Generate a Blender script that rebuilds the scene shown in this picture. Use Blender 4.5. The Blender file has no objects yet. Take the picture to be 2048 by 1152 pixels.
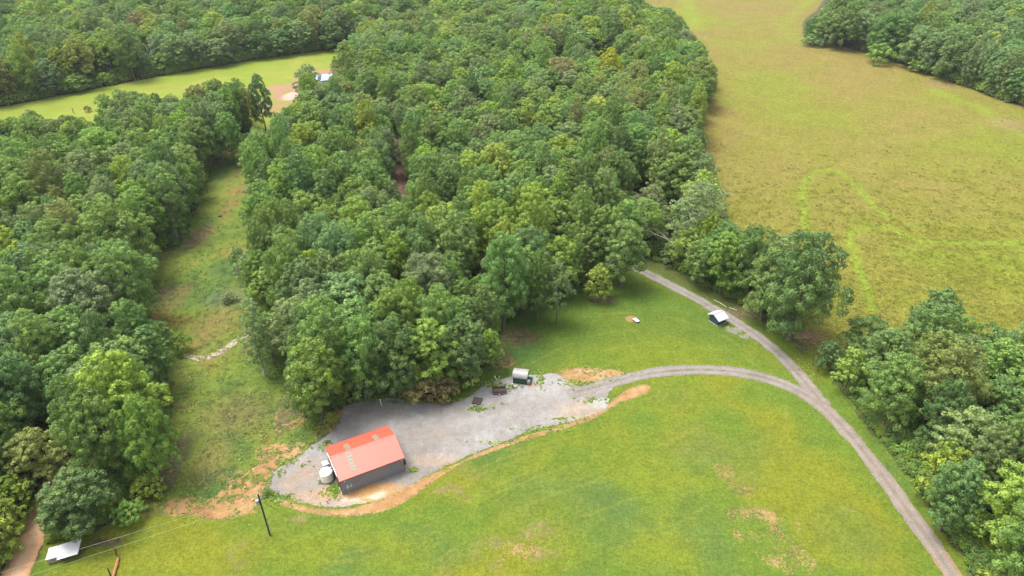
import bpy, math, random
import numpy as np
from mathutils import Vector

random.seed(7)
RNG = np.random.default_rng(7)
R_ = math.radians

# ------------------------------------------------------------------ camera, sky, sun, exposure
SC = bpy.context.scene
COL = SC.collection
CAM_H, TILT, FOC, W0, H0 = 100.0, R_(32.0), 1365.0, 2048, 1152
cam_data = bpy.data.cameras.new('camera')
cam_data.sensor_width = 36.0
cam_data.lens = 36.0 * FOC / W0
cam_data.clip_start = 1.0
cam_data.clip_end = 9000.0
cam = bpy.data.objects.new('camera', cam_data)
COL.objects.link(cam)
cam.location = (0, 0, CAM_H)
cam.rotation_euler = (R_(90) - TILT, 0, 0)
SC.camera = cam

SUN_EL, SUN_AZ = R_(68), R_(-70)          # azimuth measured from +Y towards +X
world = bpy.data.worlds.new('World')
SC.world = world
world.use_nodes = True
wn = world.node_tree
bg = wn.nodes['Background']
sky = wn.nodes.new('ShaderNodeTexSky')
sky.sky_type = 'NISHITA'
sky.sun_disc = False
sky.sun_elevation = SUN_EL
sky.sun_rotation = SUN_AZ
sky.air_density = 1.0
sky.dust_density = 6.0
sky.ozone_density = 1.0
hs = wn.nodes.new('ShaderNodeHueSaturation')
hs.inputs['Saturation'].default_value = 0.35
wn.links.new(sky.outputs[0], hs.inputs['Color'])
wn.links.new(hs.outputs[0], bg.inputs['Color'])
bg.inputs['Strength'].default_value = 0.145

sun_data = bpy.data.lights.new('sun', 'SUN')
sun_data.energy = 1.4
sun_data.angle = R_(25)
sun_data.color = (1.0, 0.95, 0.86)
sun = bpy.data.objects.new('sun', sun_data)
COL.objects.link(sun)
sd = Vector((math.sin(SUN_AZ) * math.cos(SUN_EL), math.cos(SUN_AZ) * math.cos(SUN_EL), math.sin(SUN_EL)))
sun.rotation_euler = sd.to_track_quat('Z', 'Y').to_euler()
sun.location = (0, 0, 200)

SC.view_settings.view_transform = 'Standard'
SC.view_settings.look = 'None'
SC.view_settings.exposure = 1.42
SC.view_settings.gamma = 1.0
SC.view_settings.use_curve_mapping = False
SC.render.engine = 'CYCLES'
SC.cycles.max_bounces = 7
SC.cycles.diffuse_bounces = 6
SC.cycles.glossy_bounces = 2
SC.cycles.transmission_bounces = 6
SC.cycles.transparent_max_bounces = 4
SC.cycles.volume_bounces = 0
SC.cycles.use_denoising = True

# ------------------------------------------------------------------ mapping between photograph and ground
SN, CS = math.sin(TILT), math.cos(TILT)

def at(px, py, h=0.0):
    """point of the plane z=h seen at pixel (px,py) of the 2048x1152 photograph"""
    u = (px - W0 / 2) / FOC
    v = (py - H0 / 2) / FOC
    z = (CAM_H - h) / (SN + v * CS)
    return Vector((z * u, z * (CS - v * SN), h))

def atn(P):
    P = np.asarray(P, float)
    u = (P[:, 0] - W0 / 2) / FOC
    v = (P[:, 1] - H0 / 2) / FOC
    z = CAM_H / (SN + v * CS)
    return np.stack([z * u, z * (CS - v * SN)], 1)

def projn(x, y, z):
    z = z - CAM_H
    dep = y * CS - z * SN
    up = y * SN + z * CS
    return W0 / 2 + x / dep * FOC, H0 / 2 - up / dep * FOC, dep

# ------------------------------------------------------------------ small numeric helpers
def _hash(ix, iy, s):
    h = (ix.astype(np.int64) * 374761393 + iy.astype(np.int64) * 668265263 + s * 2147483647) & 0xFFFFFFFF
    h = ((h ^ (h >> 13)) * 1274126177) & 0xFFFFFFFF
    h = h ^ (h >> 16)
    return (h & 0xFFFF) / 65535.0

def vnoise(x, y, s=0):
    ix, iy = np.floor(x), np.floor(y)
    fx, fy = x - ix, y - iy
    fx = fx * fx * (3 - 2 * fx)
    fy = fy * fy * (3 - 2 * fy)
    a = _hash(ix, iy, s); b = _hash(ix + 1, iy, s)
    c = _hash(ix, iy + 1, s); d = _hash(ix + 1, iy + 1, s)
    return (a * (1 - fx) + b * fx) * (1 - fy) + (c * (1 - fx) + d * fx) * fy

def fbm(x, y, sc, s=0, o=3):
    """about -1..1"""
    t = 0; amp = 1; tot = 0
    for k in range(o):
        f = 2.03 ** k / sc
        t = t + amp * (vnoise(x * f + 17.3 * k, y * f - 9.1 * k, s + k) * 2 - 1)
        tot += amp
        amp *= 0.55
    return t / tot

def seg_dist(x, y, P, closed):
    P = np.asarray(P, float)
    n = len(P)
    best = np.full(x.shape, 1e9)
    along = np.zeros(x.shape)
    for i in range(n if closed else n - 1):
        a, b = P[i], P[(i + 1) % n]
        d = b - a
        L2 = max(d @ d, 1e-9)
        t = np.clip(((x - a[0]) * d[0] + (y - a[1]) * d[1]) / L2, 0, 1)
        dd = np.hypot(x - a[0] - t * d[0], y - a[1] - t * d[1])
        m = dd < best
        best = np.where(m, dd, best)
        along = np.where(m, i + t, along)
    return best, along

def inside(x, y, P):
    P = np.asarray(P, float)
    r = np.zeros(x.shape, bool)
    n = len(P)
    j = n - 1
    for i in range(n):
        xi, yi = P[i]; xj, yj = P[j]
        if yi != yj:
            c = ((yi > y) != (yj > y)) & (x < (xj - xi) * (y - yi) / (yj - yi) + xi)
            r ^= c
        j = i
    return r

def sdf(x, y, P):
    d, _ = seg_dist(x, y, P, True)
    return np.where(inside(x, y, P), d, -d)

def smooth(a, b, t):
    t = np.clip((t - a) / (b - a), 0, 1)
    return t * t * (3 - 2 * t)

def mixc(c, col, w):
    return c * (1 - w[:, None]) + np.array(col)[None, :] * w[:, None]

def chaikin(P, closed=False, it=2):
    P = np.asarray(P, float)
    for _ in range(it):
        Q = []
        n = len(P)
        rng = range(n if closed else n - 1)
        if not closed: Q.append(P[0])
        for i in rng:
            a, b = P[i], P[(i + 1) % n]
            Q += [a * .75 + b * .25, a * .25 + b * .75]
        if not closed: Q.append(P[-1])
        P = np.array(Q)
    return P

# ------------------------------------------------------------------ materials
def nodes_of(name):
    m = bpy.data.materials.new(name)
    m.use_nodes = True
    nt = m.node_tree
    return m, nt, nt.nodes['Principled BSDF']

def add(nt, kind, **kw):
    n = nt.nodes.new(kind)
    for k, v in kw.items():
        setattr(n, k, v)
    return n

def noise_node(nt, scale, detail=3, rough=.6, coord='Object', stretch=None):
    tc = add(nt, 'ShaderNodeTexCoord')
    src = tc.outputs[coord]
    if stretch:
        mp = add(nt, 'ShaderNodeMapping')
        mp.inputs['Scale'].default_value = stretch[0]
        mp.inputs['Rotation'].default_value = (0, 0, stretch[1])
        nt.links.new(src, mp.inputs[0]); src = mp.outputs[0]
    n = add(nt, 'ShaderNodeTexNoise')
    n.inputs['Scale'].default_value = scale
    n.inputs['Detail'].default_value = detail
    n.inputs['Roughness'].default_value = rough
    nt.links.new(src, n.inputs['Vector'])
    return n

def ramp(nt, src, stops):
    r = add(nt, 'ShaderNodeValToRGB')
    e = r.color_ramp.elements
    e[0].position, e[0].color = stops[0][0], (*stops[0][1], 1)
    e[1].position, e[1].color = stops[-1][0], (*stops[-1][1], 1)
    for p, c in stops[1:-1]:
        x = e.new(p); x.color = (*c, 1)
    nt.links.new(src, r.inputs[0])
    return r

def mul(nt, a, b, fac=1.0):
    m = add(nt, 'ShaderNodeMix', data_type='RGBA', blend_type='MULTIPLY')
    m.inputs[0].default_value = fac
    nt.links.new(a, m.inputs[6]); nt.links.new(b, m.inputs[7])
    return m.outputs[2]

def plain(name, col, rough=.6, metal=0.0, var=.12, scale=3.0, bump=0.0, spec=.4):
    m, nt, b = nodes_of(name)
    col = tuple(c * .68 for c in col)
    n = noise_node(nt, scale, 4)
    lo = tuple(max(0, c * (1 - var)) for c in col); hi = tuple(min(1, c * (1 + var)) for c in col)
    r = ramp(nt, n.outputs[0], [(.3, lo), (.7, hi)])
    nt.links.new(r.outputs[0], b.inputs['Base Color'])
    b.inputs['Roughness'].default_value = rough
    b.inputs['Metallic'].default_value = metal
    b.inputs['Specular IOR Level'].default_value = spec
    if bump:
        bp = add(nt, 'ShaderNodeBump'); bp.inputs['Strength'].default_value = bump
        bp.inputs['Distance'].default_value = .05
        nt.links.new(n.outputs[0], bp.inputs['Height'])
        nt.links.new(bp.outputs[0], b.inputs['Normal'])
    return m

def sheet_mat(name, layers, bump=(1.2, .5, .12), stretch=None, rough=.95, mix=(2.2, 10.0)):
    """reflectance of the ground: 'Col' speckled with 'Mix' (alpha = share), times fine grain; layers = [(scale, lo, hi)]"""
    m, nt, b = nodes_of(name)
    a = add(nt, 'ShaderNodeAttribute', attribute_type='GEOMETRY', attribute_name='Col')
    a2 = add(nt, 'ShaderNodeAttribute', attribute_type='GEOMETRY', attribute_name='Mix')
    n = noise_node(nt, mix[0], 6, .72, stretch=stretch)
    w = add(nt, 'ShaderNodeMapRange'); w.inputs[3].default_value = .22; w.inputs[4].default_value = .78
    nt.links.new(a2.outputs['Alpha'], w.inputs[0])
    sb = add(nt, 'ShaderNodeMath', operation='SUBTRACT'); nt.links.new(w.outputs[0], sb.inputs[0]); nt.links.new(n.outputs[0], sb.inputs[1])
    ml = add(nt, 'ShaderNodeMath', operation='MULTIPLY_ADD', use_clamp=True); nt.links.new(sb.outputs[0], ml.inputs[0])
    ml.inputs[1].default_value = mix[1]; ml.inputs[2].default_value = .5
    mm = add(nt, 'ShaderNodeMix', data_type='RGBA', blend_type='MIX')
    nt.links.new(ml.outputs[0], mm.inputs[0]); nt.links.new(a.outputs['Color'], mm.inputs[6]); nt.links.new(a2.outputs['Color'], mm.inputs[7])
    c = mm.outputs[2]
    for i, (sc, lo, hi) in enumerate(layers):
        n = noise_node(nt, sc, 4, .65, stretch=stretch)
        r = ramp(nt, n.outputs[0], [(.32, lo), (.68, hi)])
        c = mul(nt, c, r.outputs[0])
    nt.links.new(c, b.inputs['Base Color'])
    b.inputs['Roughness'].default_value = rough
    b.inputs['Specular IOR Level'].default_value = .12
    if bump:
        n = noise_node(nt, bump[0], 5, .7, stretch=stretch)
        bp = add(nt, 'ShaderNodeBump'); bp.inputs['Strength'].default_value = bump[1]
        bp.inputs['Distance'].default_value = bump[2]
        nt.links.new(n.outputs[0], bp.inputs['Height'])
        nt.links.new(bp.outputs[0], b.inputs['Normal'])
    return m

def leaf_mat(name, spread=.28):
    m, nt, b = nodes_of(name)
    t = add(nt, 'ShaderNodeAttribute', attribute_type='INSTANCER', attribute_name='tint')
    l = add(nt, 'ShaderNodeAttribute', attribute_type='GEOMETRY', attribute_name='lob')
    r = ramp(nt, l.outputs['Fac'], [(0, (1 - spread, 1 - spread * .8, 1 - spread * .55)), (.5, (1, 1, 1)),
                                   (1, (1 + spread * 1.3, 1 + spread, 1 + spread * .2))])
    c = mul(nt, t.outputs['Color'], r.outputs[0])
    nt.nodes.remove(b)
    d = add(nt, 'ShaderNodeBsdfDiffuse'); tr = add(nt, 'ShaderNodeBsdfTranslucent')
    g = add(nt, 'ShaderNodeBsdfGlossy'); g.inputs['Roughness'].default_value = .45
    mx = add(nt, 'ShaderNodeMixShader'); mx.inputs[0].default_value = .42
    mg = add(nt, 'ShaderNodeMixShader'); mg.inputs[0].default_value = .015
    nt.links.new(c, d.inputs[0]); nt.links.new(c, tr.inputs[0])
    nt.links.new(d.outputs[0], mx.inputs[1]); nt.links.new(tr.outputs[0], mx.inputs[2])
    nt.links.new(mx.outputs[0], mg.inputs[1]); nt.links.new(g.outputs[0], mg.inputs[2])
    nt.links.new(mg.outputs[0], nt.nodes['Material Output'].inputs[0])
    return m

G3 = lambda v: (v, v, v)
M_FLOOR = sheet_mat('leaf_litter', [(.9, G3(.6), G3(1.45)), (5, G3(.7), G3(1.3))], (3, .6, .1))
M_LAWN = sheet_mat('lawn_grass', [(.35, (.88, .9, .9), (1.12, 1.1, 1.1)), (1.3, (.76, .79, .75), (1.24, 1.20, 1.2)), (3.5, (.68, .72, .66), (1.32, 1.28, 1.3))], (2.6, .8, .18))
M_HAY = sheet_mat('hay_grass', [(.10, (.92, .93, .9), (1.08, 1.07, 1.05)), (.55, (.80, .82, .78), (1.18, 1.16, 1.12)), (1.0, (.78, .79, .78), (1.22, 1.2, 1.2)), (2.6, (.66, .68, .64), (1.34, 1.32, 1.3))], (1.6, .9, .3),
                  stretch=((1, .75, 1), R_(25)), mix=(1.3, 4.5))
M_PAST = sheet_mat('pasture_grass', [(.1, G3(.94), G3(1.06)), (.9, G3(.88), G3(1.12))], (1.0, .4, .1))
M_GRAV = sheet_mat('gravel', [(.5, (.92, .9, .88), (1.08, 1.09, 1.1)), (3.0, G3(.84), G3(1.16)), (9, G3(.68), G3(1.32))], (9, .6, .05), mix=(3.0, 12))
M_CLAY = sheet_mat('clay', [(.9, (.88, .86, .84), (1.12, 1.1, 1.1)), (5, G3(.8), G3(1.2))], (4, .6, .08))
M_LEAF = leaf_mat('leaves')
M_BARK = plain('bark', (.13, .11, .085), .9, var=.35, scale=2.0, bump=.4)
M_BARK_PALE = plain('pale_bark', (.36, .33, .28), .9, var=.25, scale=2.0, bump=.3)

# ------------------------------------------------------------------ mesh helpers
def mesh_np(name, V, F4=None, F3=None, mat=None, smooth_=False):
    me = bpy.data.meshes.new(name)
    V = np.asarray(V, np.float32)
    me.vertices.add(len(V)); me.vertices.foreach_set('co', V.ravel())
    parts, tot = [], []
    if F4 is not None and len(F4):
        parts.append(np.asarray(F4, np.int32).ravel()); tot.append(np.full(len(F4), 4, np.int32))
    if F3 is not None and len(F3):
        parts.append(np.asarray(F3, np.int32).ravel()); tot.append(np.full(len(F3), 3, np.int32))
    loops = np.concatenate(parts); tot = np.concatenate(tot)
    me.loops.add(len(loops)); me.loops.foreach_set('vertex_index', loops)
    me.polygons.add(len(tot))
    st = np.concatenate([[0], np.cumsum(tot)[:-1]]).astype(np.int32)
    me.polygons.foreach_set('loop_start', st)
    me.update(calc_edges=True)
    if smooth_:
        me.polygons.foreach_set('use_smooth', np.ones(len(tot), bool))
    if mat: me.materials.append(mat)
    return me

def link(name, me, parent=None, **props):
    o = bpy.data.objects.new(name, me)
    COL.objects.link(o)
    if parent is not None: o.parent = parent
    for k, v in props.items(): o[k] = v
    return o

class MB:
    def __init__(s): s.v = []; s.f = []; s.M = None
    def add(s, vs, fs):
        b = len(s.v); s.v += [tuple(p) for p in vs]; s.f += [tuple(i + b for i in f) for f in fs]; return s
    def box(s, x0, x1, y0, y1, z0, z1):
        return s.add([(x0, y0, z0), (x1, y0, z0), (x1, y1, z0), (x0, y1, z0), (x0, y0, z1), (x1, y0, z1), (x1, y1, z1), (x0, y1, z1)],
                     [(0, 3, 2, 1), (4, 5, 6, 7), (0, 1, 5, 4), (1, 2, 6, 5), (2, 3, 7, 6), (3, 0, 4, 7)])
    def prism(s, poly, a, b):
        """poly: list of 3-vectors in one plane; extruded by the vector b-a"""
        d = Vector(b) - Vector(a); n = len(poly)
        P = [Vector(p) for p in poly]; Q = [p + d for p in P]
        return s.add(P + Q, [tuple(range(n - 1, -1, -1)), tuple(range(n, 2 * n))] + [(i, (i + 1) % n, n + (i + 1) % n, n + i) for i in range(n)])
    def beam(s, a, b, w, h=None):
        a, b = Vector(a), Vector(b); h = h or w
        d = (b - a).normalized()
        up = Vector((0, 0, 1)) if abs(d.z) < .95 else Vector((0, 1, 0))
        x = d.cross(up).normalized() * w / 2; y = x.cross(d).normalized() * h / 2
        return s.prism([a - x - y, a + x - y, a + x + y, a - x + y], a, b)
    def tube(s, pts, rad, n=8, caps=True):
        pts = [Vector(p) for p in pts]
        if not hasattr(rad, '__len__'): rad = [rad] * len(pts)
        vs = []; fs = []
        for i, p in enumerate(pts):
            d = (pts[min(i + 1, len(pts) - 1)] - pts[max(i - 1, 0)]).normalized()
            up = Vector((0, 0, 1)) if abs(d.z) < .9 else Vector((0, 1, 0))
            x = d.cross(up).normalized(); y = x.cross(d).normalized()
            for k in range(n):
                a = 2 * math.pi * k / n
                vs.append(p + (x * math.cos(a) + y * math.sin(a)) * rad[i])
        for i in range(len(pts) - 1):
            for k in range(n):
                fs.append((i * n + k, i * n + (k + 1) % n, (i + 1) * n + (k + 1) % n, (i + 1) * n + k))
        if caps:
            fs.append(tuple(range(n))); fs.append(tuple((len(pts) - 1) * n + k for k in range(n - 1, -1, -1)))
        return s.add(vs, fs)
    def lathe(s, prof, n=32, c=(0, 0, 0)):
        vs = []; fs = []
        for r, z in prof:
            for k in range(n):
                a = 2 * math.pi * k / n
                vs.append((c[0] + r * math.cos(a), c[1] + r * math.sin(a), c[2] + z))
        for i in range(len(prof) - 1):
            for k in range(n):
                fs.append((i * n + k, i * n + (k + 1) % n, (i + 1) * n + (k + 1) % n, (i + 1) * n + k))
        fs.append(tuple(range(n - 1, -1, -1))); fs.append(tuple((len(prof) - 1) * n + k for k in range(n)))
        return s.add(vs, fs)
    def ribs(s, o, u, v, nrm, Lu, Lv, pitch=.23, rw=.06, rh=.025, th=.02):
        """ribbed metal sheet: origin o, across u (ribs repeat), along v, outward nrm"""
        o, u, v, nrm = Vector(o), Vector(u).normalized(), Vector(v).normalized(), Vector(nrm).normalized()
        xs = []; x = 0.0
        k = max(1, int(round(Lu / pitch))); p = Lu / k
        prof = [(0, 0)]
        for i in range(k):
            c = (i + .5) * p
            prof += [(c - rw, 0), (c - rw * .45, rh), (c + rw * .45, rh), (c + rw, 0)]
        prof += [(Lu, 0)]
        n = len(prof); vs = []
        for t in (0, Lv):
            for a, h in prof: vs.append(o + u * a + v * t + nrm * h)
        for t in (0, Lv):
            for a, h in prof: vs.append(o + u * a + v * t + nrm * (h - th))
        fs = []
        for i in range(n - 1):
            fs.append((i, i + 1, n + i + 1, n + i))
            fs.append((2 * n + i, 3 * n + i, 3 * n + i + 1, 2 * n + i + 1))
            fs.append((i, 2 * n + i, 2 * n + i + 1, i + 1))
            fs.append((n + i, n + i + 1, 3 * n + i + 1, 3 * n + i))
        fs.append((0, n, 3 * n, 2 * n)); fs.append((n - 1, 3 * n - 1, 4 * n - 1, 2 * n - 1))
        return s.add(vs, fs)
    def mesh(s, name, mat, sm=False):
        me = bpy.data.meshes.new(name); me.from_pydata(s.v, [], s.f); me.materials.append(mat)
        if sm: me.polygons.foreach_set('use_smooth', [True] * len(me.polygons))
        me.update(); return me
    def build(s, name, mat, parent=None, sm=False, **props):
        return link(name, s.mesh(name, mat, sm), parent, **props)

def thing(name, label, cat, loc=(0, 0, 0), rz=0.0, group=None):
    o = bpy.data.objects.new(name, None); COL.objects.link(o)
    o.empty_display_size = .5
    o.location = loc; o.rotation_euler = (0, 0, rz)
    o['label'] = label; o['category'] = cat
    if group: o['group'] = group
    return o

def tag(o, label, cat, group=None):
    o['label'] = label; o['category'] = cat
    if group: o['group'] = group
    return o

ALB = .66          # the colours below were tuned at a lower exposure
# ------------------------------------------------------------------ ground sheets
def sheet(name, field, bbox, cell, z, mat, colour, **props):
    x0, x1, y0, y1 = bbox
    nx, ny = int((x1 - x0) / cell) + 1, int((y1 - y0) / cell) + 1
    gx, gy = np.meshgrid(x0 + np.arange(nx + 1) * cell, y0 + np.arange(ny + 1) * cell, indexing='ij')
    X, Y = gx.ravel(), gy.ravel()
    F = field(X, Y)
    idx = np.arange((nx + 1) * (ny + 1)).reshape(nx + 1, ny + 1)
    a, b, c, d = idx[:-1, :-1].ravel(), idx[1:, :-1].ravel(), idx[1:, 1:].ravel(), idx[:-1, 1:].ravel()
    ins = F > 0
    allin = ins[a] & ins[b] & ins[c] & ins[d]
    anyin = (ins[a] | ins[b] | ins[c] | ins[d]) & ~allin
    Q = np.stack([a, b, c, d], 1)[allin]
    T = np.concatenate([np.stack([a, b, c], 1)[anyin], np.stack([a, c, d], 1)[anyin]])
    k = ins[T].sum(1)
    T3 = [T[k == 3]]
    nv = [np.stack([X, Y], 1)]; base = len(X)
    for want, sel in ((True, k == 1), (False, k == 2)):
        t = T[sel]
        if not len(t): continue
        m = ins[t] == want
        r = m.argmax(1)
        i0 = t[np.arange(len(t)), r]; i1 = t[np.arange(len(t)), (r + 1) % 3]; i2 = t[np.arange(len(t)), (r + 2) % 3]
        def cut(p, q):
            w = F[p] / (F[p] - F[q] + 1e-12); w = np.clip(w, 0.001, .999)
            return np.stack([X[p] + (X[q] - X[p]) * w, Y[p] + (Y[q] - Y[p]) * w], 1)
        p1, p2 = cut(i0, i1), cut(i0, i2)
        n = len(t); j1 = base + np.arange(n); j2 = base + n + np.arange(n)
        nv += [p1, p2]; base += 2 * n
        if want: T3.append(np.stack([i0, j1, j2], 1))
        else:
            T3.append(np.stack([j1, i1, i2], 1)); T3.append(np.stack([j1, i2, j2], 1))
    T3 = np.concatenate(T3)
    P = np.concatenate(nv)
    used = np.zeros(len(P), bool); used[Q.ravel()] = True; used[T3.ravel()] = True
    remap = np.cumsum(used) - 1
    P = P[used]; Q = remap[Q]; T3 = remap[T3]
    V = np.column_stack([P, np.full(len(P), z)])
    me = mesh_np(name, V, Q, T3, mat)
    C = colour(P[:, 0], P[:, 1])
    if isinstance(C, tuple): C, C2, wt = C
    else: C2, wt = C, np.zeros(len(P))
    C, C2 = C * ALB, C2 * ALB
    ca = me.color_attributes.new('Col', 'FLOAT_COLOR', 'POINT')
    ca.data.foreach_set('color', np.column_stack([np.clip(C, 0.002, 1), np.ones(len(P))]).astype(np.float32).ravel())
    ca = me.color_attributes.new('Mix', 'FLOAT_COLOR', 'POINT')
    ca.data.foreach_set('color', np.column_stack([np.clip(C2, 0.002, 1), np.clip(wt, 0, 1)]).astype(np.float32).ravel())
    o = link(name, me)
    if 'kind' not in props: props['kind'] = 'structure'
    for kk, vv in props.items(): o[kk] = vv
    return o

def bb(P, pad=2):
    P = np.asarray(P)
    return (P[:, 0].min() - pad, P[:, 0].max() + pad, P[:, 1].min() - pad, P[:, 1].max() + pad)

# outlines read off the photograph (pixels of the ground)
PX_PAST = [(-260, 265), (0, 215), (250, 165), (500, 120), (700, 95), (730, 93), (735, 120), (700, 160), (690, 200), (600, 235), (560, 262), (535, 275), (505, 262), (480, 228), (440, 215), (400, 222), (300, 240), (200, 285), (100, 290), (-260, 340)]
PX_VALLEY = [(440, 300), (425, 350), (395, 400), (380, 450), (365, 490), (300, 515), (285, 570), (300, 640), (330, 700), (340, 760), (345, 830), (310, 900), (290, 960), (255, 1010), (230, 1045), (330, 1035), (430, 1025), (540, 985), (640, 880), (690, 825), (640, 815), (600, 800), (560, 745), (530, 690), (520, 600), (520, 500), (520, 400), (515, 330), (540, 270), (520, 250)]
PX_LAWN = [(-40, 1290), (60, 1120), (100, 1085), (150, 1075), (230, 1045), (330, 1022), (430, 1020), (540, 990), (640, 1000), (690, 850), (700, 800), (800, 790), (900, 790), (960, 745), (985, 700), (1000, 660), (1040, 625), (1120, 590), (1200, 560), (1260, 525), (1310, 520), (1380, 560), (1450, 595), (1530, 635), (1610, 690), (1652, 742), (1700, 800), (1752, 870), (1815, 955), (1872, 1035), (1922, 1115), (1970, 1200), (2060, 1290), (1900, 1400), (100, 1400)]
PX_HAY = [(1180, -60), (1250, -25), (1310, 30), (1370, 90), (1410, 150), (1405, 230), (1385, 290), (1395, 380), (1400, 460), (1440, 530), (1530, 575), (1600, 620), (1590, 690), (1650, 730), (1700, 760), (1800, 750), (2048, 760), (2400, 760), (2600, 400), (2300, 260), (2048, 218), (1930, 174), (1782, 121), (1700, 97), (1640, 84), (1604, 66), (1606, 40), (1640, 16), (1680, -60)]
PX_YARD = [(690, 812), (720, 803), (760, 797), (810, 797), (850, 806), (890, 809), (920, 800), (945, 791), (965, 773), (988, 762), (1020, 754), (1065, 751), (1100, 746), (1118, 749), (1135, 764), (1165, 775), (1215, 772), (1230, 775), (1215, 790), (1222, 803), (1210, 822), (1165, 838), (1110, 850), (1050, 866), (1000, 886), (960, 903), (930, 913), (890, 933), (850, 953), (800, 983), (765, 1000), (700, 1012), (650, 1015), (600, 1006), (560, 990), (537, 975), (537, 958), (550, 940), (580, 924), (600, 911), (625, 889), (650, 872), (672, 858), (685, 835)]
PX_DRIVE = [(1150, 785), (1200, 772), (1250, 757), (1300, 747), (1350, 741), (1400, 739), (1450, 741), (1500, 748), (1550, 761), (1600, 782), (1645, 812), (1690, 858), (1725, 900), (1760, 945), (1800, 1000), (1840, 1055), (1875, 1105), (1905, 1150), (1960, 1240), (2040, 1380)]
PX_ROAD = [(1170, 521), (1230, 522), (1275, 537), (1320, 560), (1362, 581), (1405, 604), (1450, 631), (1490, 655), (1520, 676), (1548, 698), (1575, 724), (1600, 752), (1625, 782), (1645, 806)]
PX_TRACK = [(787, 275), (790, 300), (797, 350), (803, 390), (830, 430), (880, 480), (945, 532), (1060, 530), (1170, 521)]
PX_DIRT = [(110, 960), (92, 1000), (78, 1040), (60, 1085), (38, 1130), (10, 1190), (-60, 1330)]
PX_CREEK = [(372, 712), (385, 716), (410, 717), (425, 712), (440, 705), (455, 697), (465, 688), (475, 680), (495, 668), (507, 655), (520, 645)]
PX_BAND = [(560, 1003), (600, 1018), (650, 1025), (700, 1026), (760, 1013), (800, 996), (850, 964), (890, 942), (930, 921), (960, 909), (1000, 893), (1060, 873), (1130, 853), (1190, 833), (1225, 808), (1255, 790), (1290, 776)]
PX_APRON = [(590, 884), (614, 887), (592, 912), (560, 932), (540, 955), (532, 985), (505, 1012), (440, 1028), (400, 1030), (400, 1012), (430, 995), (450, 975), (480, 955), (515, 930), (555, 905)]
W_YARD = chaikin(atn(PX_YARD), True, 1)
W_DRIVE, W_ROAD, W_TRACK, W_DIRT = [chaikin(atn(p)) for p in (PX_DRIVE, PX_ROAD, PX_TRACK, PX_DIRT)]
W_CREEK, W_BAND, W_APRON = chaikin(atn(PX_CREEK)), chaikin(atn(PX_BAND)), chaikin(atn(PX_APRON), True, 1)
W_LAWN, W_VALLEY, W_PAST, W_HAY = [chaikin(atn(p), True, 1) for p in (PX_LAWN, PX_VALLEY, PX_PAST, PX_HAY)]

def blob(x, y, px, py, rx, ry):
    """1 at the middle of a patch given in photo pixels, 0 at its rim; rx, ry in metres"""
    c = at(px, py)
    return np.clip(1 - ((x - c.x) / rx) ** 2 - ((y - c.y) / ry) ** 2, 0, 1)

def c_floor(x, y):
    n = fbm(x, y, 6, 11); n2 = fbm(x, y, 1.6, 12)
    c = np.tile([.075, .055, .036], (len(x), 1))
    c = mixc(c, (.05, .065, .02), smooth(-.1, .5, n + .4 * n2))
    e = np.maximum(sdf(x, y, W_LAWN), sdf(x, y, W_VALLEY))
    c = mixc(c, (.085, .125, .03), smooth(-7, -1, e) * .75)
    return c * (1 + .35 * n2)[:, None]

def clay_base(x, y):
    """1 or more in solid bare clay, 0..1 where grass and clay are speckled, below 0 none"""
    dd, al = seg_dist(x, y, W_BAND, False)
    al = al / (len(W_BAND) - 1)
    wid = .45 + .9 * np.exp(-((al - .30) / .12) ** 2) + 1.1 * np.exp(-((al - .95) / .07) ** 2) - .4 * np.exp(-((al - .48) / .07) ** 2)
    f = (wid - dd) / 1.1
    f = np.maximum(f, np.clip(sdf(x, y, W_APRON) / 1.4, -4, 1.0) - .1)
    jn = .42 * fbm(x, y, 2.6, 116, 2)
    for px, py, rx, ry, dens in ((678, 838, 2.2, 5.0, .2), (1180, 750, 8.5, 3.0, .55), (1262, 638, 1.7, 1.5, .45),
            (1485, 975, 3.2, 3.4, .7), (1510, 1050, 5.0, 5.5, .6), (1550, 1085, 5.0, 5.5, .65), (1575, 1052, 2.6, 2.2, .7), (1590, 1120, 4, 4, .85), (1535, 1075, 3, 6, .8),
            (1450, 940, 3.0, 3.0, 1.0), (440, 1018, 8, 3, .85), (360, 1012, 5, 3, .95), (585, 825, 4, 7, .7), (1035, 1105, 6, 3.5, 1.25), (1075, 1070, 3, 3, 1.2), (480, 955, 8, 4, 1.35),
            (860, 810, 3, 1.5, .4), (770, 805, 2.2, 1.2, .35), (1000, 725, 4, 2.5, .9), (560, 905, 6, 3, .8)):
        b = blob(x, y, px, py, rx, ry)
        v = b * 1.3 - dens + .25 + jn
        if px > 900 and py > 850 or 380 < px < 500 and py < 960: v = np.minimum(v, -.15 + .6 * jn)
        f = np.maximum(f, np.where(b > 0, v, -4))
    return f
def f_clay(x, y):
    return clay_base(x, y) + .8 * fbm(x, y, .7, 113, 3) + .75 * fbm(x, y, 2.6, 111, 2) - .28
CLAY = np.array([.37, .215, .095])
def with_clay(x, y, c, k=1.0):
    b = clay_base(x, y)
    n = fbm(x, y, 3, 115)[:, None]
    return c, CLAY * (.92 + .25 * n) + np.array([.0, .02, .015]), smooth(-.7, .5, b) * .95 * k
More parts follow.
